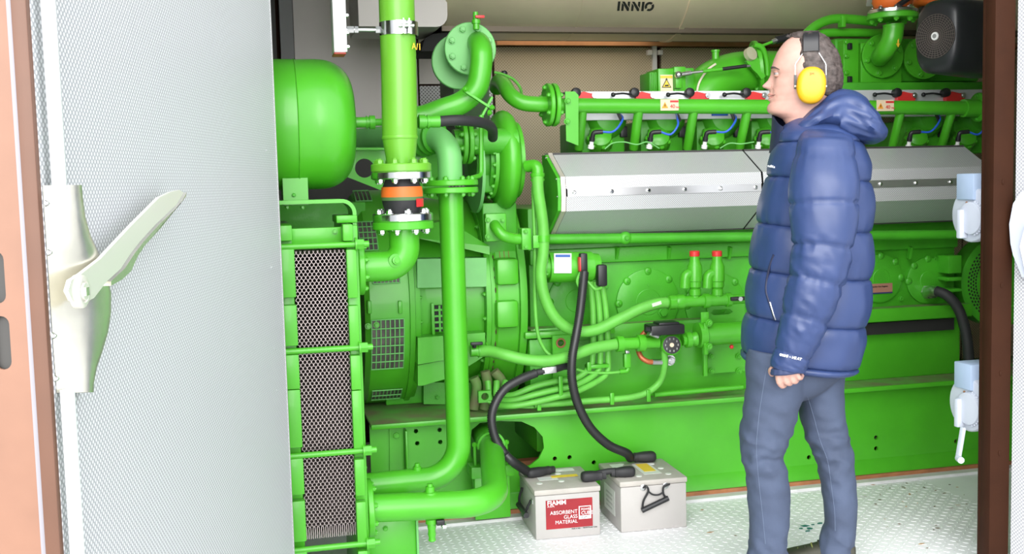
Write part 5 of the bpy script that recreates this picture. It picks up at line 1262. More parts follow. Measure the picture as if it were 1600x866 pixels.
MB().tube(cr([f(.68, .86, .004), f(.72, .9, .014), f(.63, .85, .014), f(.63, .72, .012), f(.67, .64, .012)], 7), .004, 8).build('rope', BLACK, T)
MB().tube(cr([f(.40, .80, .012), f(.46, .73, .014), f(.55, .71, .014), f(.63, .75, .012)], 7), .0035, 8).build('rope', BLACK, T)
MB().tube([f(.30, .43, .014), f(.70, .63, .014)], .010, 12).build('handle_grip', BLACK, T)
s_ = lambda u, v: M @ V((-.0008, u*d, v*h))
MB().prism([s_(.25, .22), s_(.75, .22), s_(.75, .72), s_(.25, .72)], -ex*.0008).build('side_label', PL, T)
for k in range(4): MB().prism([s_(.35, .30+k*.09), s_(.65, .30+k*.09), s_(.65, .34+k*.09), s_(.35, .34+k*.09)], -ex*.0014).build('label_line', mat('label_grey', (.45, .47, .44), .5), T)
bt2 = (M, w, d, h)
def boot(T, p, d_, L, w_, hh, nm='boot'):
    """moulded terminal cover: broad rounded nose narrowing to a cable collar"""
    d_ = V(d_); d_.z = 0; d_.normalize(); s_ = V((-d_.y, d_.x, 0)); p = V(p); vs = []; fs = []; n = 20
    st = [(-.22, .25, .30), (-.205, .62, .62), (-.16, .88, .86), (-.05, 1.0, 1.0), (.25, 1.0, 1.0), (.42, .86, .92), (.55, .74, .84), (.62, .80, .88), (.66, .80, .88), (.68, .66, .76), (.84, .62, .72)]
    for (u, a_, b_) in st:
        for k in range(n):
            t = 2*PI*k/n; ca, sa = math.cos(t), math.sin(t)
            y = math.copysign(abs(ca)**.7, ca)*w_/2*a_; z = math.copysign(abs(sa)**.7, sa)*hh/2*b_
            vs.append(p+d_*(u*L)+s_*y+V((0, 0, hh/2+z)))
    for i in range(len(st)-1):
        for k in range(n): fs.append((i*n+k, i*n+(k+1) % n, (i+1)*n+(k+1) % n, (i+1)*n+k))
    fs += [tuple(range(n)), tuple((len(st)-1)*n+k for k in range(n))]
    return build_mesh(nm, vs, fs, RUBBER, T, 50)
Mb, wb_, db_, hb_ = bt1; pA = Mb @ V((wb_*.86, db_*.22, hb_)); Mc, wc_, dc_, hc_ = bt2; pB = Mc @ V((wc_*.22, dc_*.22, hc_))
jl = thing('jumper_link', 'short black jumper cable bridging the two batteries', 'cable', pA)
boot(jl, pA, pB-pA, .09, .045, .04); boot(jl, pB, pA-pB, .09, .045, .04)
MB().tube(cr([pA+V((.03, 0, .025)), (pA+pB)/2+V((0, 0, .03)), pB+V((-.03, 0, .025))], 5), .012, 14).build('cable', RUBBER, jl)
def corr(T, pts, r, nm='corrugated_sleeve'):
    P = resample(cr(pts, 14), .0042); return MB().tube(P, r, 16, rf=lambda t, i: r if i % 2 else r*.84).build(nm, mat('sleeve_black', (.02, .02, .021), .42), T, 80)
pC = Mc @ V((wc_*.78, dc_*.88, hc_)); pD = Mb @ V((wb_*.12, db_*.62, hb_))
k1 = thing('battery_cable', 'long black corrugated cable hanging from starter motor to the right battery', 'cable', W(912, 432, 4.06))
corr(k1, [W(913, 425, 4.05), W(910, 455, 4.02), W(906, 490, 3.99), W(900, 525, 3.97), W(894, 560, 3.96), W(894, 595, 3.96), W(903, 632, 3.97), W(922, 668, 3.98), W(950, 695, 3.99), W(978, 708, 4.0), pC+V((-.085, .0, .022))], .0185)
MB().tube([pC+V((-.09, 0, .022)), pC+V((-.02, 0, .022))], .0145, 14).build('cable_end', RUBBER, k1); boot(k1, pC, (-1, .1, 0), .10, .05, .042)
k2 = thing('battery_cable', 'black corrugated cable arching from the metal connector to the left battery', 'cable', W(840, 582, 4.03))
corr(k2, [W(838, 583, 4.0), W(815, 592, 3.99), W(790, 607, 3.98), W(774, 630, 3.97), W(768, 655, 3.965), W(774, 685, 3.96), W(788, 708, 3.955), W(802, 722, 3.95), pD+V((-.02, -.0, .025))], .0185)
boot(k2, pD, (1, .25, 0), .115, .045, .036)
MB().tube([W(836, 583, 4.0), W(850, 580, 4.0)], .013, 12).build('cable_end', RUBBER, k2); o = MB().bar(W(847, 580, 4.0), W(869, 577, 4.0), .02, .026, (0, 0, 1), .003).build('metal_connector', STEEL, k2); MB().tube([W(868, 577, 4.0), W(880, 573, 4.01), W(893, 572, 4.04)], .014, 12).build('connector_boot', BLACK, k2)

# ---------------------------------------------------------------- crank winches on the jamb
for k, (cx, cy, lb) in enumerate(((1516, 336, 'upper white crank winch with round ribbed wheel on the jamb'), (1512, 632, 'lower white crank winch with folded-out handle on the jamb'))):
    Yk = 3.20; nk = V((-1, -.05, 0)).normalized(); c = W(cx, cy, Yk); r_ = 43*mpp(c); ez_ = V((0, 0, 1)); eh = V((-nk.y, nk.x, 0))
    T = thing('crank_winch', lb, 'winch', c-V((0, 0, r_)), 'crank winches on the jamb')
    MB().box((c.x-.012, Yk-.03, c.z+r_*.55), (c.x+.085, Yk+.06, c.z+r_*1.5), None, .004).build('strap_box', BLUEP, T)
    MB().lathe(c-nk*.025, nk, [(0, r_*.9), (.004, r_), (.02, r_), (.026, r_*.96), (.028, r_*.9)], 40).build('wheel', WHITEP, T)
    MB().box((c.x+.01, Yk-.01, c.z-r_*.8), (c.x+.09, Yk+.05, c.z+r_*.8), None, .01).build('winch_case', WHITEP, T)
    hb = MB().lathe(c-eh*(-.02)+nk*.003+V((0, 0, -.01)), nk, [(0, r_*.62), (.016, r_*.58), (.018, r_*.5)], 30).build('ratchet', WHITEP, T)
    for i in range(13):
        t = math.radians(-75+i*12.5); q_ = c+eh*.02+nk*.010+V((0, 0, -.01))+eh*(r_*.62*math.cos(t))+ez_*(r_*.62*math.sin(t))
        MB().ball(q_, .004, .004, .004, 8, 6).build('tooth', WHITEP, hb)
    Mx = Matrix((eh, nk, ez_)).transposed().to_4x4(); Mx.translation = c+nk*.004
    MB().box((-.028, 0, -r_*.85), (-.006, .03, r_*.2), Mx, .004).build('folded_arm', WHITEP, T)
    for dz in (.75, .45, -.4): MB().ball(c+nk*.005-eh*.012+ez_*r_*dz, .004, .004, .004, 8, 6).build('rivet', mat('rust_dot', (.25, .12, .06), .7), T)
    if k:
        a_ = W(1505, 668, Yk-.03); b_ = W(1497, 716, Yk-.03)
        h_ = MB().bar(a_, b_, .01, .022, (0, -1, 0), .003).build('crank_arm', WHITEP, T); MB().cyl(b_, b_+V((-.01, -.03, 0)), .011, n=14).build('crank_knob', WHITEP, h_)

# small tube and sensor behind the bypass pipe
T = thing('sensor_tube', 'thin green tube arching beside the S-bend pipe to a black sensor', 'tube', W(775, 114, 4.42))
MB().tube(cr([W(772, 113, 4.42), W(785, 116, 4.42), W(802, 124, 4.42), W(813, 138, 4.43), W(815, 152, 4.45)], 6), .006, 8).build('tube', GREENH, T)
MB().lathe(W(788, 126, 4.45), (0, 0, 1), [(0, .014), (.035, .013), (.04, .009)], 14).build('sensor', BLACK, T)
# ================================================================ the person
from mathutils.bvhtree import BVHTree
al = math.radians(28.3)
FW = V((-math.cos(al), math.sin(al), 0)); SD = V((-math.sin(al), -math.cos(al), 0)); UP = V((0, 0, 1))
PC = W(1255, 433, 3.215)
def Q(px, py, s=0.0):
    """point on the person's profile plane, moved s towards the viewer side"""
    d = _r*(px-800) - _u*(py-433) + _f*F; o = PC+SD*s
    return CAM + d*((o-CAM).dot(SD)/d.dot(SD))
SKIN = mat('skin', (.53, .30, .245), .5, noise_amt=.10, nscale=40, bump=.08, bscale=300)
JACK = mat('navy_nylon', (.027, .049, .145), .40, noise_amt=.12, nscale=8, bump=.12, bscale=60)
JACKD = mat('navy_dark', (.014, .018, .05), .55)
JEAN = mat('grey_blue_denim', (.055, .075, .13), .8, noise_amt=.22, nscale=10, bump=.3, bscale=500)
HAIR = mat('grey_brown_hair', (.088, .068, .062), .6, col2=(.028, .019, .016), nscale=60, bump=.6, bscale=160)
SHOE = mat('olive_shoe', (.045, .045, .03), .7, noise_amt=.3, nscale=40)
def lerp_tab(tab, y):
    """piecewise linear table lookup, smooth-ish"""
    if y <= tab[0][0]: return tab[0][1]
    for (a, b), (c, d) in zip(tab, tab[1:]):
        if y <= c: return b+(d-b)*(y-a)/(c-a)
    return tab[-1][1]
def grid_mesh(rings, capa=True, capb=True):
    n = len(rings[0]); vs = [p for r in rings for p in r]; fs = []
    for i in range(len(rings)-1):
        for k in range(n): fs.append((i*n+k, i*n+(k+1) % n, (i+1)*n+(k+1) % n, (i+1)*n+k))
    if capa: fs.append(tuple(range(n-1, -1, -1)))
    if capb: fs.append(tuple((len(rings)-1)*n+k for k in range(n)))
    return vs, fs
def sring(c, A, B, n=40, e=1.0, disp=None):
    out = []
    for k in range(n):
        t = 2*PI*k/n; ca, sa = math.cos(t), math.sin(t)
        x = math.copysign(abs(ca)**e, ca); y = math.copysign(abs(sa)**e, sa); g = 1+(disp(t) if disp else 0)
        out.append(c + A*(x*g) + B*(y*g))
    return out
def smooth_tab(tab, n):
    """Catmull-Rom resample of a table of tuples"""
    P = [tuple(2*a-b for a, b in zip(tab[0], tab[1]))]+list(tab)+[tuple(2*a-b for a, b in zip(tab[-1], tab[-2]))]; out = []
    for i in range(1, len(P)-2):
        for k in range(n):
            t = k/n; out.append(tuple(.5*(2*b+(c-a)*t+(2*a-5*b+4*c-d)*t*t+(3*b-a-3*c+d)*t**3) for a, b, c, d in zip(*P[i-1:i+3])))
    out.append(P[-2]); return out

person = thing('person', 'person in navy puffer jacket and grey-blue jeans standing beside the engine', 'person', V((PC.x, PC.y, 0)))

# ---- head and neck (profile measured from the side)
xf_t = [(53.5, 1262), (54.5, 1246), (57, 1236), (61, 1229.5), (66, 1224), (73, 1218.5), (80, 1213.8), (91, 1209), (100, 1206.2), (105, 1205), (110, 1205.8), (115, 1208), (122, 1209), (130, 1207.5), (137, 1205.5), (141, 1203.6), (146, 1203), (150, 1204.2), (154, 1203.4), (158, 1203.6), (162, 1200), (166, 1198.3), (170, 1198.2), (174, 1200), (177, 1205), (180, 1213), (184, 1222), (191, 1227), (203, 1231), (220, 1232), (250, 1225)]
xb_t = [(53.5, 1266), (54.5, 1272), (57, 1279), (61, 1286), (66, 1292), (73, 1299), (82, 1305.5), (95, 1311), (112, 1314), (125, 1315), (135, 1314), (145, 1310), (155, 1303), (165, 1298), (180, 1299), (195, 1304), (220, 1318), (250, 1335)]
w_t = [(53.5, .006), (54.5, .026), (57, .040), (61, .051), (66, .059), (73, .067), (82, .0725), (95, .076), (112, .0765), (130, .075), (145, .071), (155, .066), (165, .061), (174, .058), (184, .057), (195, .060), (210, .070), (250, .13)]
nose_t = [(107, 0), (110, 1.6), (114, 4.2), (120, 8.2), (125, 12), (128.5, 15.4), (131, 17.2), (132.8, 16.2), (134.5, 12.5), (136.5, 7.5), (139, 3), (141, 0)]
nsig_t = [(107, .009), (118, .009), (126, .012), (132, .016), (137, .015), (141, .012)]
lip_t = [(139, 0), (143, 1.2), (146, 4.6), (148.2, 4.6), (149.6, -.2), (151, 3.4), (153.5, 4.2), (156, 1.6), (158.5, -.6), (161, 0)]
cex_t = [(60, 1.0), (100, .92), (130, .95), (155, 1.0), (172, 1.05), (190, 1.0), (250, 1.0)]
mp_h = (Q(1256, 120)-Q(1255, 120)).length
rings = []; ys = []; y = 53.5
while y < 250: ys.append(y); y += (.5 if y < 57 else 1.25 if y < 180 else 4)
NH = 72
for y in ys:
    f_, b_ = Q(lerp_tab(xf_t, y), y), Q(lerp_tab(xb_t, y), y); xf = lerp_tab(xf_t, y); xb = lerp_tab(xb_t, y); w = lerp_tab(w_t, y)
    xm_ = xf+(xb-xf)*.55; c = Q(xm_, y); af_ = (c-f_).length; ab_ = (b_-c).length; r = []
    for k in range(NH):
        t = 2*PI*k/NH; t = t - .28*math.sin(t)          # denser at the front
        ca, sa = math.cos(t), math.sin(t); a_ = af_ if ca > 0 else ab_; e = .9 if ca > 0 else .85
        u = a_*math.copysign(abs(ca)**(e if ca < 0 else 1.0), ca); s = w*math.copysign(abs(sa)**(.86 if ca > 0 else .8), sa)
        if ca > 0:
            u += lerp_tab(nose_t, y)*mp_h*math.exp(-(s/lerp_tab(nsig_t, y))**2)
            u += lerp_tab(lip_t, y)*mp_h*math.exp(-(s/.022)**4)
            u += .0065*math.exp(-((y-133.5)/3.4)**2)*math.exp(-((abs(s)-.0135)/.0062)**2)   # nostril wings
            u -= .0085*math.exp(-((y-114.5)/5.5)**2)*math.exp(-((abs(s)-.031)/.013)**2)      # eye sockets
            u += .0045*math.exp(-((y-105.5)/3.0)**2)*math.exp(-((abs(s)-.030)/.02)**2)       # brow ridge
            u += .004*math.exp(-((y-128)/7)**2)*math.exp(-((abs(s)-.045)/.016)**2)           # cheek bone
            u -= .003*math.exp(-((y-143)/6)**2)*math.exp(-((abs(s)-.027)/.007)**2)           # smile fold
        r.append(c+FW*u+SD*s)
    rings.append(r)
hv, hf = grid_mesh(rings); n_head = len(hv)
parts = [(hv, hf)]
# ---- hidden torso, arms, legs in simple rings (all inside the clothes)
def tubeP(pts, rr, n=16):
    b = MB(); b.tube(pts, .05, n, True, lambda t, i: rr[i]); return ([V(v) for v in b.v], b.f)
tors = [(1262, 205, 36, .10), (1268, 232, 48, .15), (1270, 300, 55, .14), (1266, 400, 56, .135), (1258, 500, 54, .13), (1248, 555, 44, .115), (1246, 580, 30, .09)]
parts.append(grid_mesh([sring(Q(x, y), FW*(h*mp_h), SD*s, 28) for x, y, h, s in smooth_tab(tors, 3)]))
arm_c = [(1290, 250, .12), (1288, 270, .225), (1287, 310, .24), (1287, 350, .25), (1284, 390, .255), (1277, 430, .258), (1266, 470, .258), (1254, 510, .255), (1243, 540, .25), (1234, 564, .247), (1231, 578, .246)]
legN = [(1222, 555, .085), (1213, 600, .09), (1203, 650, .095), (1193, 690, .095), (1193, 715, .095), (1198, 750, .09), (1201, 790, .09), (1200, 830, .09), (1199, 862, .09), (1199, 885, .09)]
legF = [(1278, 555, -.08), (1283, 600, -.085), (1285, 650, -.09), (1297, 690, -.09), (1303, 715, -.09), (1309, 750, -.09), (1313, 790, -.09), (1312, 825, -.09), (1308, 850, -.09), (1307, 868, -.09)]
for sg in (1, -1):
    parts.append(tubeP([Q(x, y, s*sg) for x, y, s in arm_c], [.05, .05, .048, .046, .042, .04, .037, .033, .030, .028, .027]))
for L in (legN, legF):
    parts.append(tubeP([Q(*p) for p in L], [.07, .07, .065, .056, .052, .052, .05, .042, .036, .034]))
# ---- hands: palm, four curled fingers, thumb
def hand(sg):
    s0 = .246*sg
    out = [grid_mesh([sring(Q(x, y, s0), (Q(x+hw, y+tl, s0)-Q(x, y, s0)), SD*th, 20, .8) for x, y, hw, tl, th in smooth_tab([(1231, 570, 13, 0, .022), (1231, 577, 15, -1, .021), (1231, 583, 18, -2, .019), (1231, 588, 18.5, -3, .017), (1231, 591, 15, -3, .012)], 3)])]
    for (x, y, x2, y2, x3, y3, x4, y4, r) in ((1216, 588, 1217.5, 597, 1222, 603, 1226, 602, .0100), (1226, 590, 1229, 597, 1234, 599, 1237, 595, .0102), (1236, 589, 1239, 595, 1243, 596, 1246, 592, .0098), (1245.5, 586, 1248, 590, 1251, 590.5, 1253, 587, .0088)):
        P = cr([Q(x-1, y-6, s0+.004*sg), Q(x, y, s0+.008*sg), Q(x2, y2, s0+.006*sg), Q(x3, y3, s0-.010*sg), Q(x4, y4, s0-.028*sg)], 5)
        n_ = len(P); out.append(tubeP(P+[P[-1]+(P[-1]-P[-2])*.8], [r*(1.06-.22*i/n_)*(1+.06*math.cos(i*2.5)) for i in range(n_)]+[r*.45], 12))
    P = cr([Q(1220, 574, s0), Q(1213, 577, s0+.002*sg), Q(1207, 577.5, s0-.004*sg), Q(1205, 581, s0-.02*sg), Q(1207, 585, s0-.032*sg)], 5)
    n_ = len(P); out.append(tubeP(P+[P[-1]+(P[-1]-P[-2])*.8], [.0125-.003*i/n_ for i in range(n_)]+[.005], 12))
    return out
parts += hand(1); parts += hand(-1)
for L, px in ((legN, 1199), (legF, 1307)):
    e = Q(*L[-1]); parts.append(tubeP([V((e.x, e.y, .07)), V((e.x, e.y, .05))+FW*.03, V((e.x, e.y, .035))+FW*.12], [.035, .035, .025]))
me = bpy.data.meshes.new('body'); av = []; af = []
for vs, fs in parts:
    o_ = len(av); av += [tuple(v) for v in vs]; af += [tuple(i+o_ for i in f) for f in fs]
me.from_pydata(av, [], af)
bm = bmesh.new(); bm.from_mesh(me); bmesh.ops.recalc_face_normals(bm, faces=bm.faces[:]); bm.to_mesh(me); bm.free()
tmp = bpy.data.objects.new('tmp', me); COL.objects.link(tmp)
md = tmp.modifiers.new('r', 'REMESH'); md.mode = 'VOXEL'; md.voxel_size = .0026; md.adaptivity = 0
ms = tmp.modifiers.new('s', 'SMOOTH'); ms.factor = .5; ms.iterations = 1
bpy.context.view_layer.update(); dg = bpy.context.evaluated_depsgraph_get()
me2 = bpy.data.meshes.new_from_object(tmp.evaluated_get(dg)); bpy.data.objects.remove(tmp)
me2.materials.clear(); me2.materials.append(SKIN)
for p in me2.polygons: p.use_smooth = True
body = link('body', me2, person)
# ---- eyes, brows
EYE = mat('eye_white', (.30, .26, .25), .3); IRIS = mat('iris', (.06, .045, .035), .2); LIP = mat('lip', (.48, .20, .17), .45)
for sg in (1, -1):
    c = Q(1214.6, 115.2, .031*sg); MB().ball(c, .0098).build('eye', EYE, body); MB().ball(c+FW*.0056, .0052).build('iris', IRIS, body)
    LID = mat('lid', (.50, .26, .20), .6)
    for z0_, z1_ in ((.0008, .0115), (-.0115, -.0014)):
        bb = MB(); bb.ball(c+V((0, 0, (z0_+z1_)/2)), .0112, .0112, (z1_-z0_)/2, 16, 8); bb.build('eyelid', LID, body)
    MB().ball(Q(1197.5, 136.6, .009*sg), .0035, .0035, .0022, 10, 6).build('nostril', mat('nostril', (.16, .06, .05), .8), body)
    MB().tube(cr([Q(1208.5, 108.5, .016*sg), Q(1206.2, 105.8, .026*sg)+FW*.001, Q(1210.5, 105.5, .042*sg), Q(1217.5, 108.5, .054*sg)], 6), .0035, 8, rf=lambda t, i: .0012+.0026*math.sin(PI*min(1, t*1.1+.05))).build('eyebrow', HAIR, body)
def surf(o):
    me_ = o.data; return BVHTree.FromPolygons([v.co.copy() for v in me_.vertices], [tuple(p.vertices) for p in me_.polygons])
def hit(bv, px, py):
    d = (_r*(px-800) - _u*(py-433) + _f*F).normalized(); r_ = bv.ray_cast(CAM, d); return (r_[0], r_[1]) if r_[0] else (Q(px, py, .2), SD)
bb_ = surf(body)
MB().tube(cr([hit(bb_, x, y)[0] for x, y in ((1203.5, 150), (1205.5, 149.8), (1208.5, 149.2), (1211.5, 147.8))], 5), .0012, 6).build('mouth_line', mat('mouth', (.20, .08, .07), .7), body)
MB().tube(cr([hit(bb_, x, y)[0] for x, y in ((1201.6, 147.2), (1204, 147.2), (1207, 148), (1210, 148.4))], 5), .0015, 6, rf=lambda t, i: .0026*(1-t)+.0004).build('upper_lip', LIP, body)
MB().tube(cr([hit(bb_, x, y)[0] for x, y in ((1202.2, 153), (1204.5, 152.6), (1207, 151.4), (1209.5, 149.9))], 5), .0015, 6, rf=lambda t, i: .0028*(1-t)+.0004).build('lower_lip', LIP, body)
MB().tube(cr([hit(bb_, x, y)[0] for x, y in ((1204.5, 131.5), (1206, 134.5), (1204.5, 137))], 5), .0008, 6).build('nostril_fold', mat('fold', (.36, .17, .13), .7), body)
MB().tube(cr([hit(bb_, x, y)[0] for x, y in ((1207, 137), (1211, 142), (1214, 148), (1214.5, 153))], 5), .0006, 6).build('smile_fold', mat('fold2', (.42, .21, .165), .7), body)
# ---- hair: shell over the back of the skull
nrng = len(ys); hm = []
for i, y in enumerate(ys):
    row = []
    for k in range(NH):
        p = rings[i][k]; d = p-CAM; px = 800+d.dot(_r)/d.dot(_f)*F
        nz = noise.noise(p*60)*3
        top_front = 1232 if y < 57 else 1246
        m_ = min(1, max(0, (px-(1230 if y < 58 else 1238 if y < 61 else 1247 if y < 90 else 1252)+nz)/9)) * min(1, max(0, (156-y+nz)/7))
        row.append(m_)
    hm.append(row)
vs = []; fs = []; cen = Q(1262, 115)
for i in range(nrng):
    for k in range(NH):
        p = rings[i][k]; nrm_ = (p-cen).normalized(); h_ = hm[i][k]
        th = -.004+h_*(.0095+.0045*noise.noise(V((p.x*90, p.y*90, p.z*30)))+.003*noise.noise(p*250)) + (.004*h_ if ys[i] < 70 else 0)
        vs.append(p+nrm_*th)
for i in range(nrng-1):
    for k in range(NH):
        q_ = (i*NH+k, i*NH+(k+1) % NH, (i+1)*NH+(k+1) % NH, (i+1)*NH+k)
        if max(hm[i][k], hm[i+1][k], hm[i][(k+1) % NH]) > .02: fs.append(q_)
fs.append(tuple(range(NH)))
hair = build_mesh('hair', vs, fs, HAIR, person, 180)
b = MB()
for k in range(60):   # short tuft at the front
    t = random.random(); s = random.uniform(-.03, .04); p = Q(1232+26*t, 57.5-3*t**.5, s)-V((0, 0, abs(s)*.10)); tip = p+FW*random.uniform(-.004, .010)+V((0, 0, random.uniform(.004, .010)))
    b.tube([p, (p+tip)/2+FW*.002, tip], .0012, 5, rf=lambda t_, i: .0013-.0009*t_)
b.build('hair_tuft', HAIR, hair)

# ---------------------------------------------------------------- puffer jacket
def puff(t): return (max(0, 4*t*(1-t)))**.38
NJ = 96
#        yf   xf    yb   xb    half-thickness
jt = [(558, 1162, 584, 1333, .185), (545, 1157, 574, 1342, .195), (515, 1160, 541, 1350, .20), (485, 1163, 510, 1356, .205), (450, 1166, 472, 1361, .205), (416, 1170, 436, 1362, .205), (380, 1175, 400, 1365, .205), (346, 1181, 363, 1363, .205), (310, 1187, 323, 1366, .205), (275, 1196, 284, 1363, .20), (250, 1203, 255, 1360, .195), (228, 1209, 226, 1350, .185), (210, 1216, 206, 1337, .16), (196, 1226, 192, 1325, .115), (186, 1240, 184, 1312, .07)]
seams = [1, 3, 5, 7, 9, 11.2]          # table positions of the stitched lines
NS = 10; jr = smooth_tab(jt, NS); rings = []
for i, (yf, xf, yb, xb, s) in enumerate(jr):
    pos = i/NS; lo_ = max([q for q in seams if q <= pos], default=0); hi_ = min([q for q in seams if q > pos], default=14)
    tt = (pos-lo_)/(hi_-lo_) if pos > 1 else (pos*.98+.02); pf = puff(tt) if pos < 12 else 1
    a, b_ = Q(xf, yf), Q(xb, yb); c = (a+b_)/2; A = (a-b_)/2
    dist = min(abs(pos-q) for q in seams)
    def dsp(t, pos=pos, pf=pf, dist=dist):
        cr_ = noise.noise(V((math.cos(t)*9, math.sin(t)*9, round(pos/2)*3.1)))*.022*math.exp(-dist*2.6) + noise.noise(V((math.cos(t)*2.6, math.sin(t)*2.6, pos*1.1)))*.016
        vs_ = 0
        return .085*(pf-.78) + cr_*1.5
    rings.append(sring(c, A, SD*s, NJ, .88, dsp))
vs, fs = grid_mesh(rings)
jacket = build_mesh('jacket', vs, fs, JACK, person, 80)
# sleeves
aw = [(14, .03), (50, .083), (53, .088), (49.5, .083), (45, .077), (42.5, .072), (39.5, .067), (35, .061), (31, .055), (28, .05), (27, .047)]
def sleeve(sg):
    tab = [(1292, 203, .115, 22, .04), (1291, 216, .165, 40, .07)]+[(x, y, s, w_, l) for (x, y, s), (w_, l) in zip(arm_c[1:], aw[1:])]
    NS2 = 9; T2 = smooth_tab(tab, NS2); sm2 = [14/9, 29/9, 44/9, 56/9, 69/9, 85/9]; R2 = []
    P = [Q(x, y, s*sg) for x, y, s, w_, l in T2]
    for i, (x, y, s, w_, l) in enumerate(T2):
        pos = i/NS2; tg = (P[min(i+1, len(P)-1)]-P[max(i-1, 0)]).normalized()
        lo_ = max([q for q in sm2 if q <= pos+1e-6], default=-.6); hi_ = min([q for q in sm2 if q > pos+1e-6], default=11); pf = puff((pos-lo_)/(hi_-lo_))
        B = SD*l; A = tg.cross(SD).normalized()*(w_*mp_h*.985)
        if A.dot(FW) < 0: A = -A
        dist = min(abs(pos-q) for q in sm2); am = .12 if pos > 4.4 else .10
        def dsp(t, pos=pos, pf=pf, dist=dist, am=am):
            wr = noise.noise(V((math.cos(t)*2.2+sg, math.sin(t)*2.2, pos*(1.0 if pos < 4.6 else 2.6)+math.cos(t)*1.3)))*(.022 if pos < 4.6 else .055)
            if 4.7 < pos < 9: rr_ = 1-abs(noise.noise(V((math.cos(t)*1.1+3*sg, math.sin(t)*1.1, pos*2.3+.8*math.cos(t+1)))))*2.2; wr += .085*(max(0, rr_)**3-.35)*noise.noise(V((math.cos(t)*1.3+7, math.sin(t)*1.3, pos*.9)))*2
            return am*(pf-.78) + wr + noise.noise(V((math.cos(t)*7, math.sin(t)*7, round(pos)*2.7)))*.055*math.exp(-dist*3)
        # rings sag a little towards the outside so the stitched lines arch
        c = P[i]
        rg = []
        for k in range(64):
            t = 2*PI*k/64; g = 1+dsp(t); rg.append(c+A*(math.cos(t)*g)+B*(math.sin(t)*g)+UP*(.010*math.sin(t)*sg if 1 < pos < 9 else 0))
        R2.append(rg)
    vs, fs = grid_mesh(R2, True, True); o = build_mesh('sleeve', vs, fs, JACK, jacket, 80)
    e0_, e1_ = Q(1231.5, 572, .246*sg), Q(1230.5, 583, .246*sg); Rr = []
    for t_ in range(7):
        c = e0_+(e1_-e0_)*(t_/6); Rr.append(sring(c, (Q(1259, 569, .246*sg)-Q(1231.5, 572, .246*sg))*(1.0 if 0 < t_ < 6 else .93), SD*(.044 if 0 < t_ < 6 else .040), 48, 1, lambda t: .025*math.sin(t*16)))
    vs, fs = grid_mesh(Rr); build_mesh('cuff', vs, fs, mat('navy_cuff', (.028, .042, .11), .6), o, 80)
    return o
sl = sleeve(1); sleeve(-1)
# hood lying on the back, running forward into the collar
ht = [(1216, 234, 7, .075), (1233, 224, 14, .105), (1258, 204, 19, .125), (1286, 186, 25, .14), (1313, 177, 38, .145), (1340, 190, 34, .14), (1362, 204, 23, .125), (1377, 212, 15, .08), (1383, 216, 5, .03)]
H = smooth_tab(ht, 8); P = [Q(x, y) for x, y, w_, l in H]; R3 = []
for i, (x, y, w_, l) in enumerate(H):
    tg = (P[min(i+1, len(P)-1)]-P[max(i-1, 0)]).normalized(); A = tg.cross(SD).normalized()*(w_*mp_h)
    def dsp(t, i=i):
        fold = math.sin(t*3+i*.16+1.4*noise.noise(V((math.cos(t), math.sin(t), i*.07))))
        return .05*fold*abs(fold)**.2 + .09*noise.noise(V((math.cos(t)*1.6, math.sin(t)*1.6, i*.12))) + .10*noise.noise(V((math.cos(t)*4.5, i*.16, math.sin(t)*4.5)))
    R3.append(sring(P[i], A, SD*l, 56, .9, dsp))
vs, fs = grid_mesh(R3); hood = build_mesh('hood', vs, fs, JACK, jacket, 80)
# stand-up collar at the throat
cc = (1243, 205); Rb = []
vs = []; fs = []; NK = 30
for i in range(NK+1):
    t = math.radians(-125+ (125+62)*i/NK)
    for (yy, k_, off) in ((178, 1.0, 0), (206, 1.04, 0), (238, 1.14, 0), (238, 1.0, -.010), (206, .93, -.010), (180, .90, -.010)):
        c = Q(1241, yy+ (10*max(0, math.sin(t)) if yy < 200 else 0)+ (16*max(0, math.sin(t))**2 if yy < 200 else 0)); vs.append(c+FW*(.070*k_*math.cos(t))+SD*(.088*k_*math.sin(t)))
for i in range(NK):
    for j in range(6): fs.append((i*6+j, i*6+(j+1) % 6, (i+1)*6+(j+1) % 6, (i+1)*6+j))
fs += [tuple(range(6)), tuple(NK*6+j for j in range(5, -1, -1))]
build_mesh('collar', vs, fs, JACKD, jacket, 60)
# trims and pocket shade found on the jacket's own surface
bj, bs = surf(jacket), surf(sl)
pts = [hit(bj, x, y)[0] for x, y in ((1209, 398), (1203, 415), (1198, 438), (1197, 455), (1201, 470), (1206, 485), (1210, 500))]
MB().tube(cr(pts, 5), .0035, 8).build('pocket_shade_line', JACKD, jacket)  # dark tube standing for the shade in the pocket slit
pts = [hit(bj, x, y)[0]-SD*-.002 for x, y in ((1203, 472), (1206, 482), (1209, 492), (1212, 500))]; MB().tube(cr(pts, 4), .0022, 6).build('zip_pull', STEEL, jacket)
EMB = mat('white_thread', (.78, .80, .85), .6)
def surf_text(bv, st, x0, y0, x1, y1, size, nm):
    for i, ch_ in enumerate(st):
        t = i/len(st); p, n_ = hit(bv, x0+(x1-x0)*t, y0+(y1-y0)*t); n_ = n_ if n_.dot(CAM-p) > 0 else -n_
        q_ = hit(bv, x0+(x1-x0)*(t+.03), y0+(y1-y0)*(t+.03))[0]; ex = (q_-p); ex = (ex-n_*ex.dot(n_)).normalized()
        text(ch_, p+n_*.0025, ex, n_.cross(ex), size, EMB, jacket, nm, thick=.0012, off=.0004)
surf_text(bs, 'OMNI-HEAT', 1219, 556, 1252, 563, .0105, 'sleeve_lettering')
surf_text(bj, 'umbia', 1201, 261, 1212, 263, .011, 'chest_lettering')

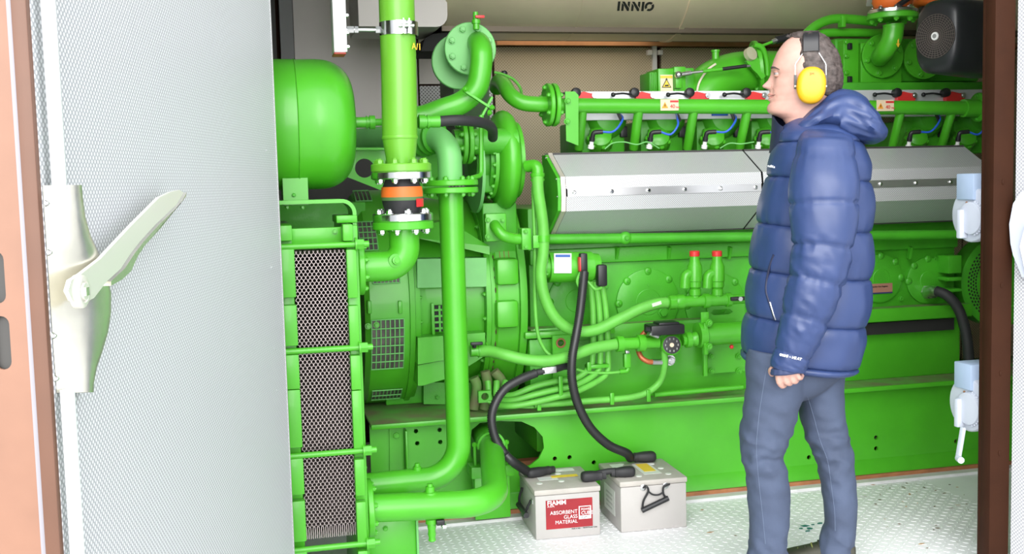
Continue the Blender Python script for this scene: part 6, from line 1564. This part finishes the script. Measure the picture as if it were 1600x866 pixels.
# ---------------------------------------------------------------- jeans
def leg(tab, seed):
    T3 = smooth_tab(tab, 9); P = [Q(x, y, s) for x, y, s, w_, l in T3]; R4 = []
    for i, (x, y, s, w_, l) in enumerate(T3):
        tg = (P[min(i+1, len(P)-1)]-P[max(i-1, 0)]).normalized(); A = tg.cross(SD).normalized()*(w_*mp_h)
        if A.dot(FW) < 0: A = -A
        kn = math.exp(-((y-705)/42)**2)+.85*math.exp(-((y-852)/22)**2)+.25
        def dsp(t, y=y, kn=kn):
            ph = y*.16+1.6*math.cos(t)+seed+1.2*noise.noise(V((math.cos(t)*1.5, math.sin(t)*1.5, y*.012+seed)))
            w1 = math.sin(ph*1.25)*noise.noise(V((math.cos(t)*1.2+seed, math.sin(t)*1.2, y*.02)))
            rg = 1-abs(math.sin(ph*.62+.8*math.sin(t)))
            return kn*(.13*w1+.10*(rg**3-.3)*(.6+noise.noise(V((math.cos(t)*1.4+seed*2, math.sin(t)*1.4, y*.015))))+.085*noise.noise(V((math.cos(t)*2+seed, math.sin(t)*2, y*.075))))
        R4.append(sring(P[i], A, SD*l, 56, .95, dsp))
    return R4
tN = [(1216, 545, .075, 50, .125), (1214, 575, .08, 51, .12), (1211, 605, .085, 47, .112), (1203, 645, .09, 44, .10), (1194, 685, .095, 40.5, .092), (1191, 708, .095, 35, .087), (1197, 735, .095, 33.5, .083), (1201, 775, .09, 35, .08), (1202, 815, .09, 32.5, .072), (1200, 850, .09, 31.5, .068), (1199, 868, .09, 34, .070), (1199, 880, .09, 33, .068)]
tF = [(1276, 545, -.075, 52, .125), (1280, 585, -.08, 42, .115), (1283, 620, -.085, 38, .108), (1286, 655, -.09, 37.5, .10), (1296, 688, -.09, 34, .092), (1303, 712, -.09, 32.5, .087), (1308, 740, -.09, 30, .083), (1313, 785, -.09, 28, .08), (1313, 820, -.09, 26.5, .072), (1308, 842, -.09, 29.5, .070), (1305, 860, -.09, 29, .07), (1305, 873, -.09, 28, .068)]
je = []
for tb, sd_ in ((tN, .0), (tF, 2.3)): je.append(grid_mesh(leg(tb, sd_)))
hp = [(1250, 535, 82, .15), (1249, 560, 78, .15), (1247, 588, 66, .14), (1250, 610, 38, .11), (1252, 622, 14, .06)]
je.append(grid_mesh([sring(Q(x, y), FW*(h_*mp_h), SD*s, 40) for x, y, h_, s in smooth_tab(hp, 4)]))
me = bpy.data.meshes.new('jeans'); av = []; af = []
for vs, fs in je:
    o_ = len(av); av += [tuple(v) for v in vs]; af += [tuple(i+o_ for i in f) for f in fs]
me.from_pydata(av, [], af)
bm = bmesh.new(); bm.from_mesh(me); bmesh.ops.recalc_face_normals(bm, faces=bm.faces[:]); bm.to_mesh(me); bm.free()
tmp = bpy.data.objects.new('tmp', me); COL.objects.link(tmp)
md = tmp.modifiers.new('r', 'REMESH'); md.mode = 'VOXEL'; md.voxel_size = .0055
ms = tmp.modifiers.new('s', 'SMOOTH'); ms.factor = .5; ms.iterations = 2
bpy.context.view_layer.update(); dg = bpy.context.evaluated_depsgraph_get()
me2 = bpy.data.meshes.new_from_object(tmp.evaluated_get(dg)); bpy.data.objects.remove(tmp)
me2.materials.clear(); me2.materials.append(JEAN)
for p in me2.polygons: p.use_smooth = True
jeans = link('jeans', me2, person)
bv = surf(jeans); THR = mat('pale_stitch', (.10, .13, .20), .8)
for pl in ([(1198, 575), (1192, 610), (1186, 650), (1182, 700), (1185, 745), (1191, 800), (1196, 850)], [(1262, 620), (1271, 650), (1282, 690), (1293, 720), (1299, 760), (1304, 800), (1305, 830)]):
    dense = cr([V((x, y, 0)) for x, y in pl], 8); MB().tube([hit(bv, p.x, p.y)[0] for p in dense], .0011, 5).build('side_seam', THR, jeans)
# ---------------------------------------------------------------- shoes
for L, nm in ((legN, 'near'), (legF, 'far')):
    e = Q(*L[-1]); c = V((e.x, e.y, 0)); R5 = []
    for (u, w_, zlo, zhi) in ((-.062, .022, .03, .075), (-.054, .034, .018, .095), (-.03, .038, .018, .105), (.0, .038, .018, .105), (.04, .040, .018, .092), (.09, .045, .018, .074), (.14, .047, .018, .058), (.18, .040, .018, .046), (.20, .024, .02, .036)):
        cz = (zlo+zhi)/2; R5.append(sring(c+FW*u+V((0, 0, cz)), V((0, 0, (zhi-zlo)/2)), SD*w_, 24, .8))
    R5 = [list(r) for r in R5]; vs, fs = grid_mesh(R5); sh = build_mesh('shoe', vs, fs, SHOE, person, 70)
    out = [c+FW*u+SD*w_ for u, w_ in ((-.068, .0), (-.062, .028), (-.035, .042), (.04, .044), (.10, .050), (.15, .051), (.19, .042), (.21, .02), (.213, 0), (.21, -.02), (.19, -.042), (.15, -.051), (.10, -.050), (.04, -.044), (-.035, -.042), (-.062, -.028))]
    MB().prism([V((p.x, p.y, .0015)) for p in out], (0, 0, .026)).build('sole', mat('sole_dark', (.03, .03, .028), .8), sh)
    for k in range(4):
        u = .055+k*.022; z = .092-k*.010; MB().tube(cr([c+FW*u+SD*.03+V((0, 0, z-.012)), c+FW*(u+.006)+V((0, 0, z-.001)), c+FW*u-SD*.03+V((0, 0, z-.012))], 5), .0028, 6).build('lace', mat('lace', (.16, .18, .05), .7) if k % 2 else SHOE, sh)

# ---------------------------------------------------------------- ear defenders (worn, but a thing of their own)
ed = thing('ear_defenders', 'yellow ear defenders with black headband worn by the person', 'ear defenders', Q(1267, 163, .08))
YCUP = mat('yellow_cup', (.62, .33, .006), .35)
for sg in (1, -1):
    s0 = .082*sg; c = Q(1267.5, 134, s0); Rr = []
    tilt = .06
    for (ds, k_) in ((0, .96), (.004, 1.0), (.018, 1.0), (.026, .95), (.032, .84), (.035, .6), (.036, .25)):
        A = (FW*math.cos(tilt)+UP*math.sin(tilt))*(22.6*mp_h*k_); B = (UP*math.cos(tilt)-FW*math.sin(tilt))*(29*mp_h*k_)
        Rr.append(sring(c+SD*(ds*sg), A, B, 48, .86))
    vs, fs = grid_mesh(Rr); cup = build_mesh('cup', vs, fs, YCUP, ed, 60)
    Rr = [sring(c-SD*(d_*sg), FW*(23*mp_h*k_), UP*(29.5*mp_h*k_), 40, .9) for d_, k_ in ((.0005, .9), (.004, .97), (.012, .97), (.018, .88))]
    vs, fs = grid_mesh(Rr); build_mesh('cushion', vs, fs, BLACK, cup, 60)
    for (xa_, xb_) in ((1257, 1242.5), (1278, 1290.5)):
        pts = fillet([Q(xa_, 74, .060*sg), Q(xa_+(xb_-xa_)*.1, 82, .074*sg), Q(xb_, 100, .088*sg), Q(xb_+(0 if xb_ < 1260 else .5), 137, .092*sg)], .012, 5)
        MB().tube(pts, .0017, 8).build('wire_arm', CHROME, ed)
        o = MB().bar(Q(xb_, 117, .092*sg), Q(xb_, 139, .092*sg), .006, .008, FW, .001).build('arm_slider', mat('dark_grey', (.05, .05, .05), .5), ed); MB().ball(Q(xb_, 135, .096*sg), .0045, .0045, .0045, 10, 6).build('pivot', BRASSY, o)
    text('3M', c+SD*.0376*sg+UP*.030-FW*(-.006), -FW if sg > 0 else FW, UP, .012, mat('cup_print', (.25, .12, .01), .5), cup, 'marking') if sg > 0 else None
# padded headband arch over the head
Rr = []
NB = 25
for i in range(NB):
    t = i/(NB-1)*2-1; ang = t*math.radians(92)
    s = .074*math.sin(ang)*1.0; zc_ = math.cos(ang)
    ytop = 55.5; ylow = 80
    base = Q(1267, ylow, s); top_ = Q(1267, ytop-2.0, 0)
    z = base.z+(top_.z-base.z)*max(0, zc_)**.62 if zc_ > 0 else base.z
    p = V((base.x, base.y, z)); nrm_ = (SD*math.sin(ang)+UP*math.cos(ang)).normalized(); hw = 12.8*mp_h
    Rr.append([p+FW*hw+nrm_*.003, p+FW*(hw-.003)+nrm_*.008, p-FW*(hw-.003)+nrm_*.008, p-FW*hw+nrm_*.003, p-FW*(hw-.003)-nrm_*.002, p+FW*(hw-.003)-nrm_*.002])
vs, fs = grid_mesh(Rr); build_mesh('headband', vs, fs, BLACK, ed, 50)
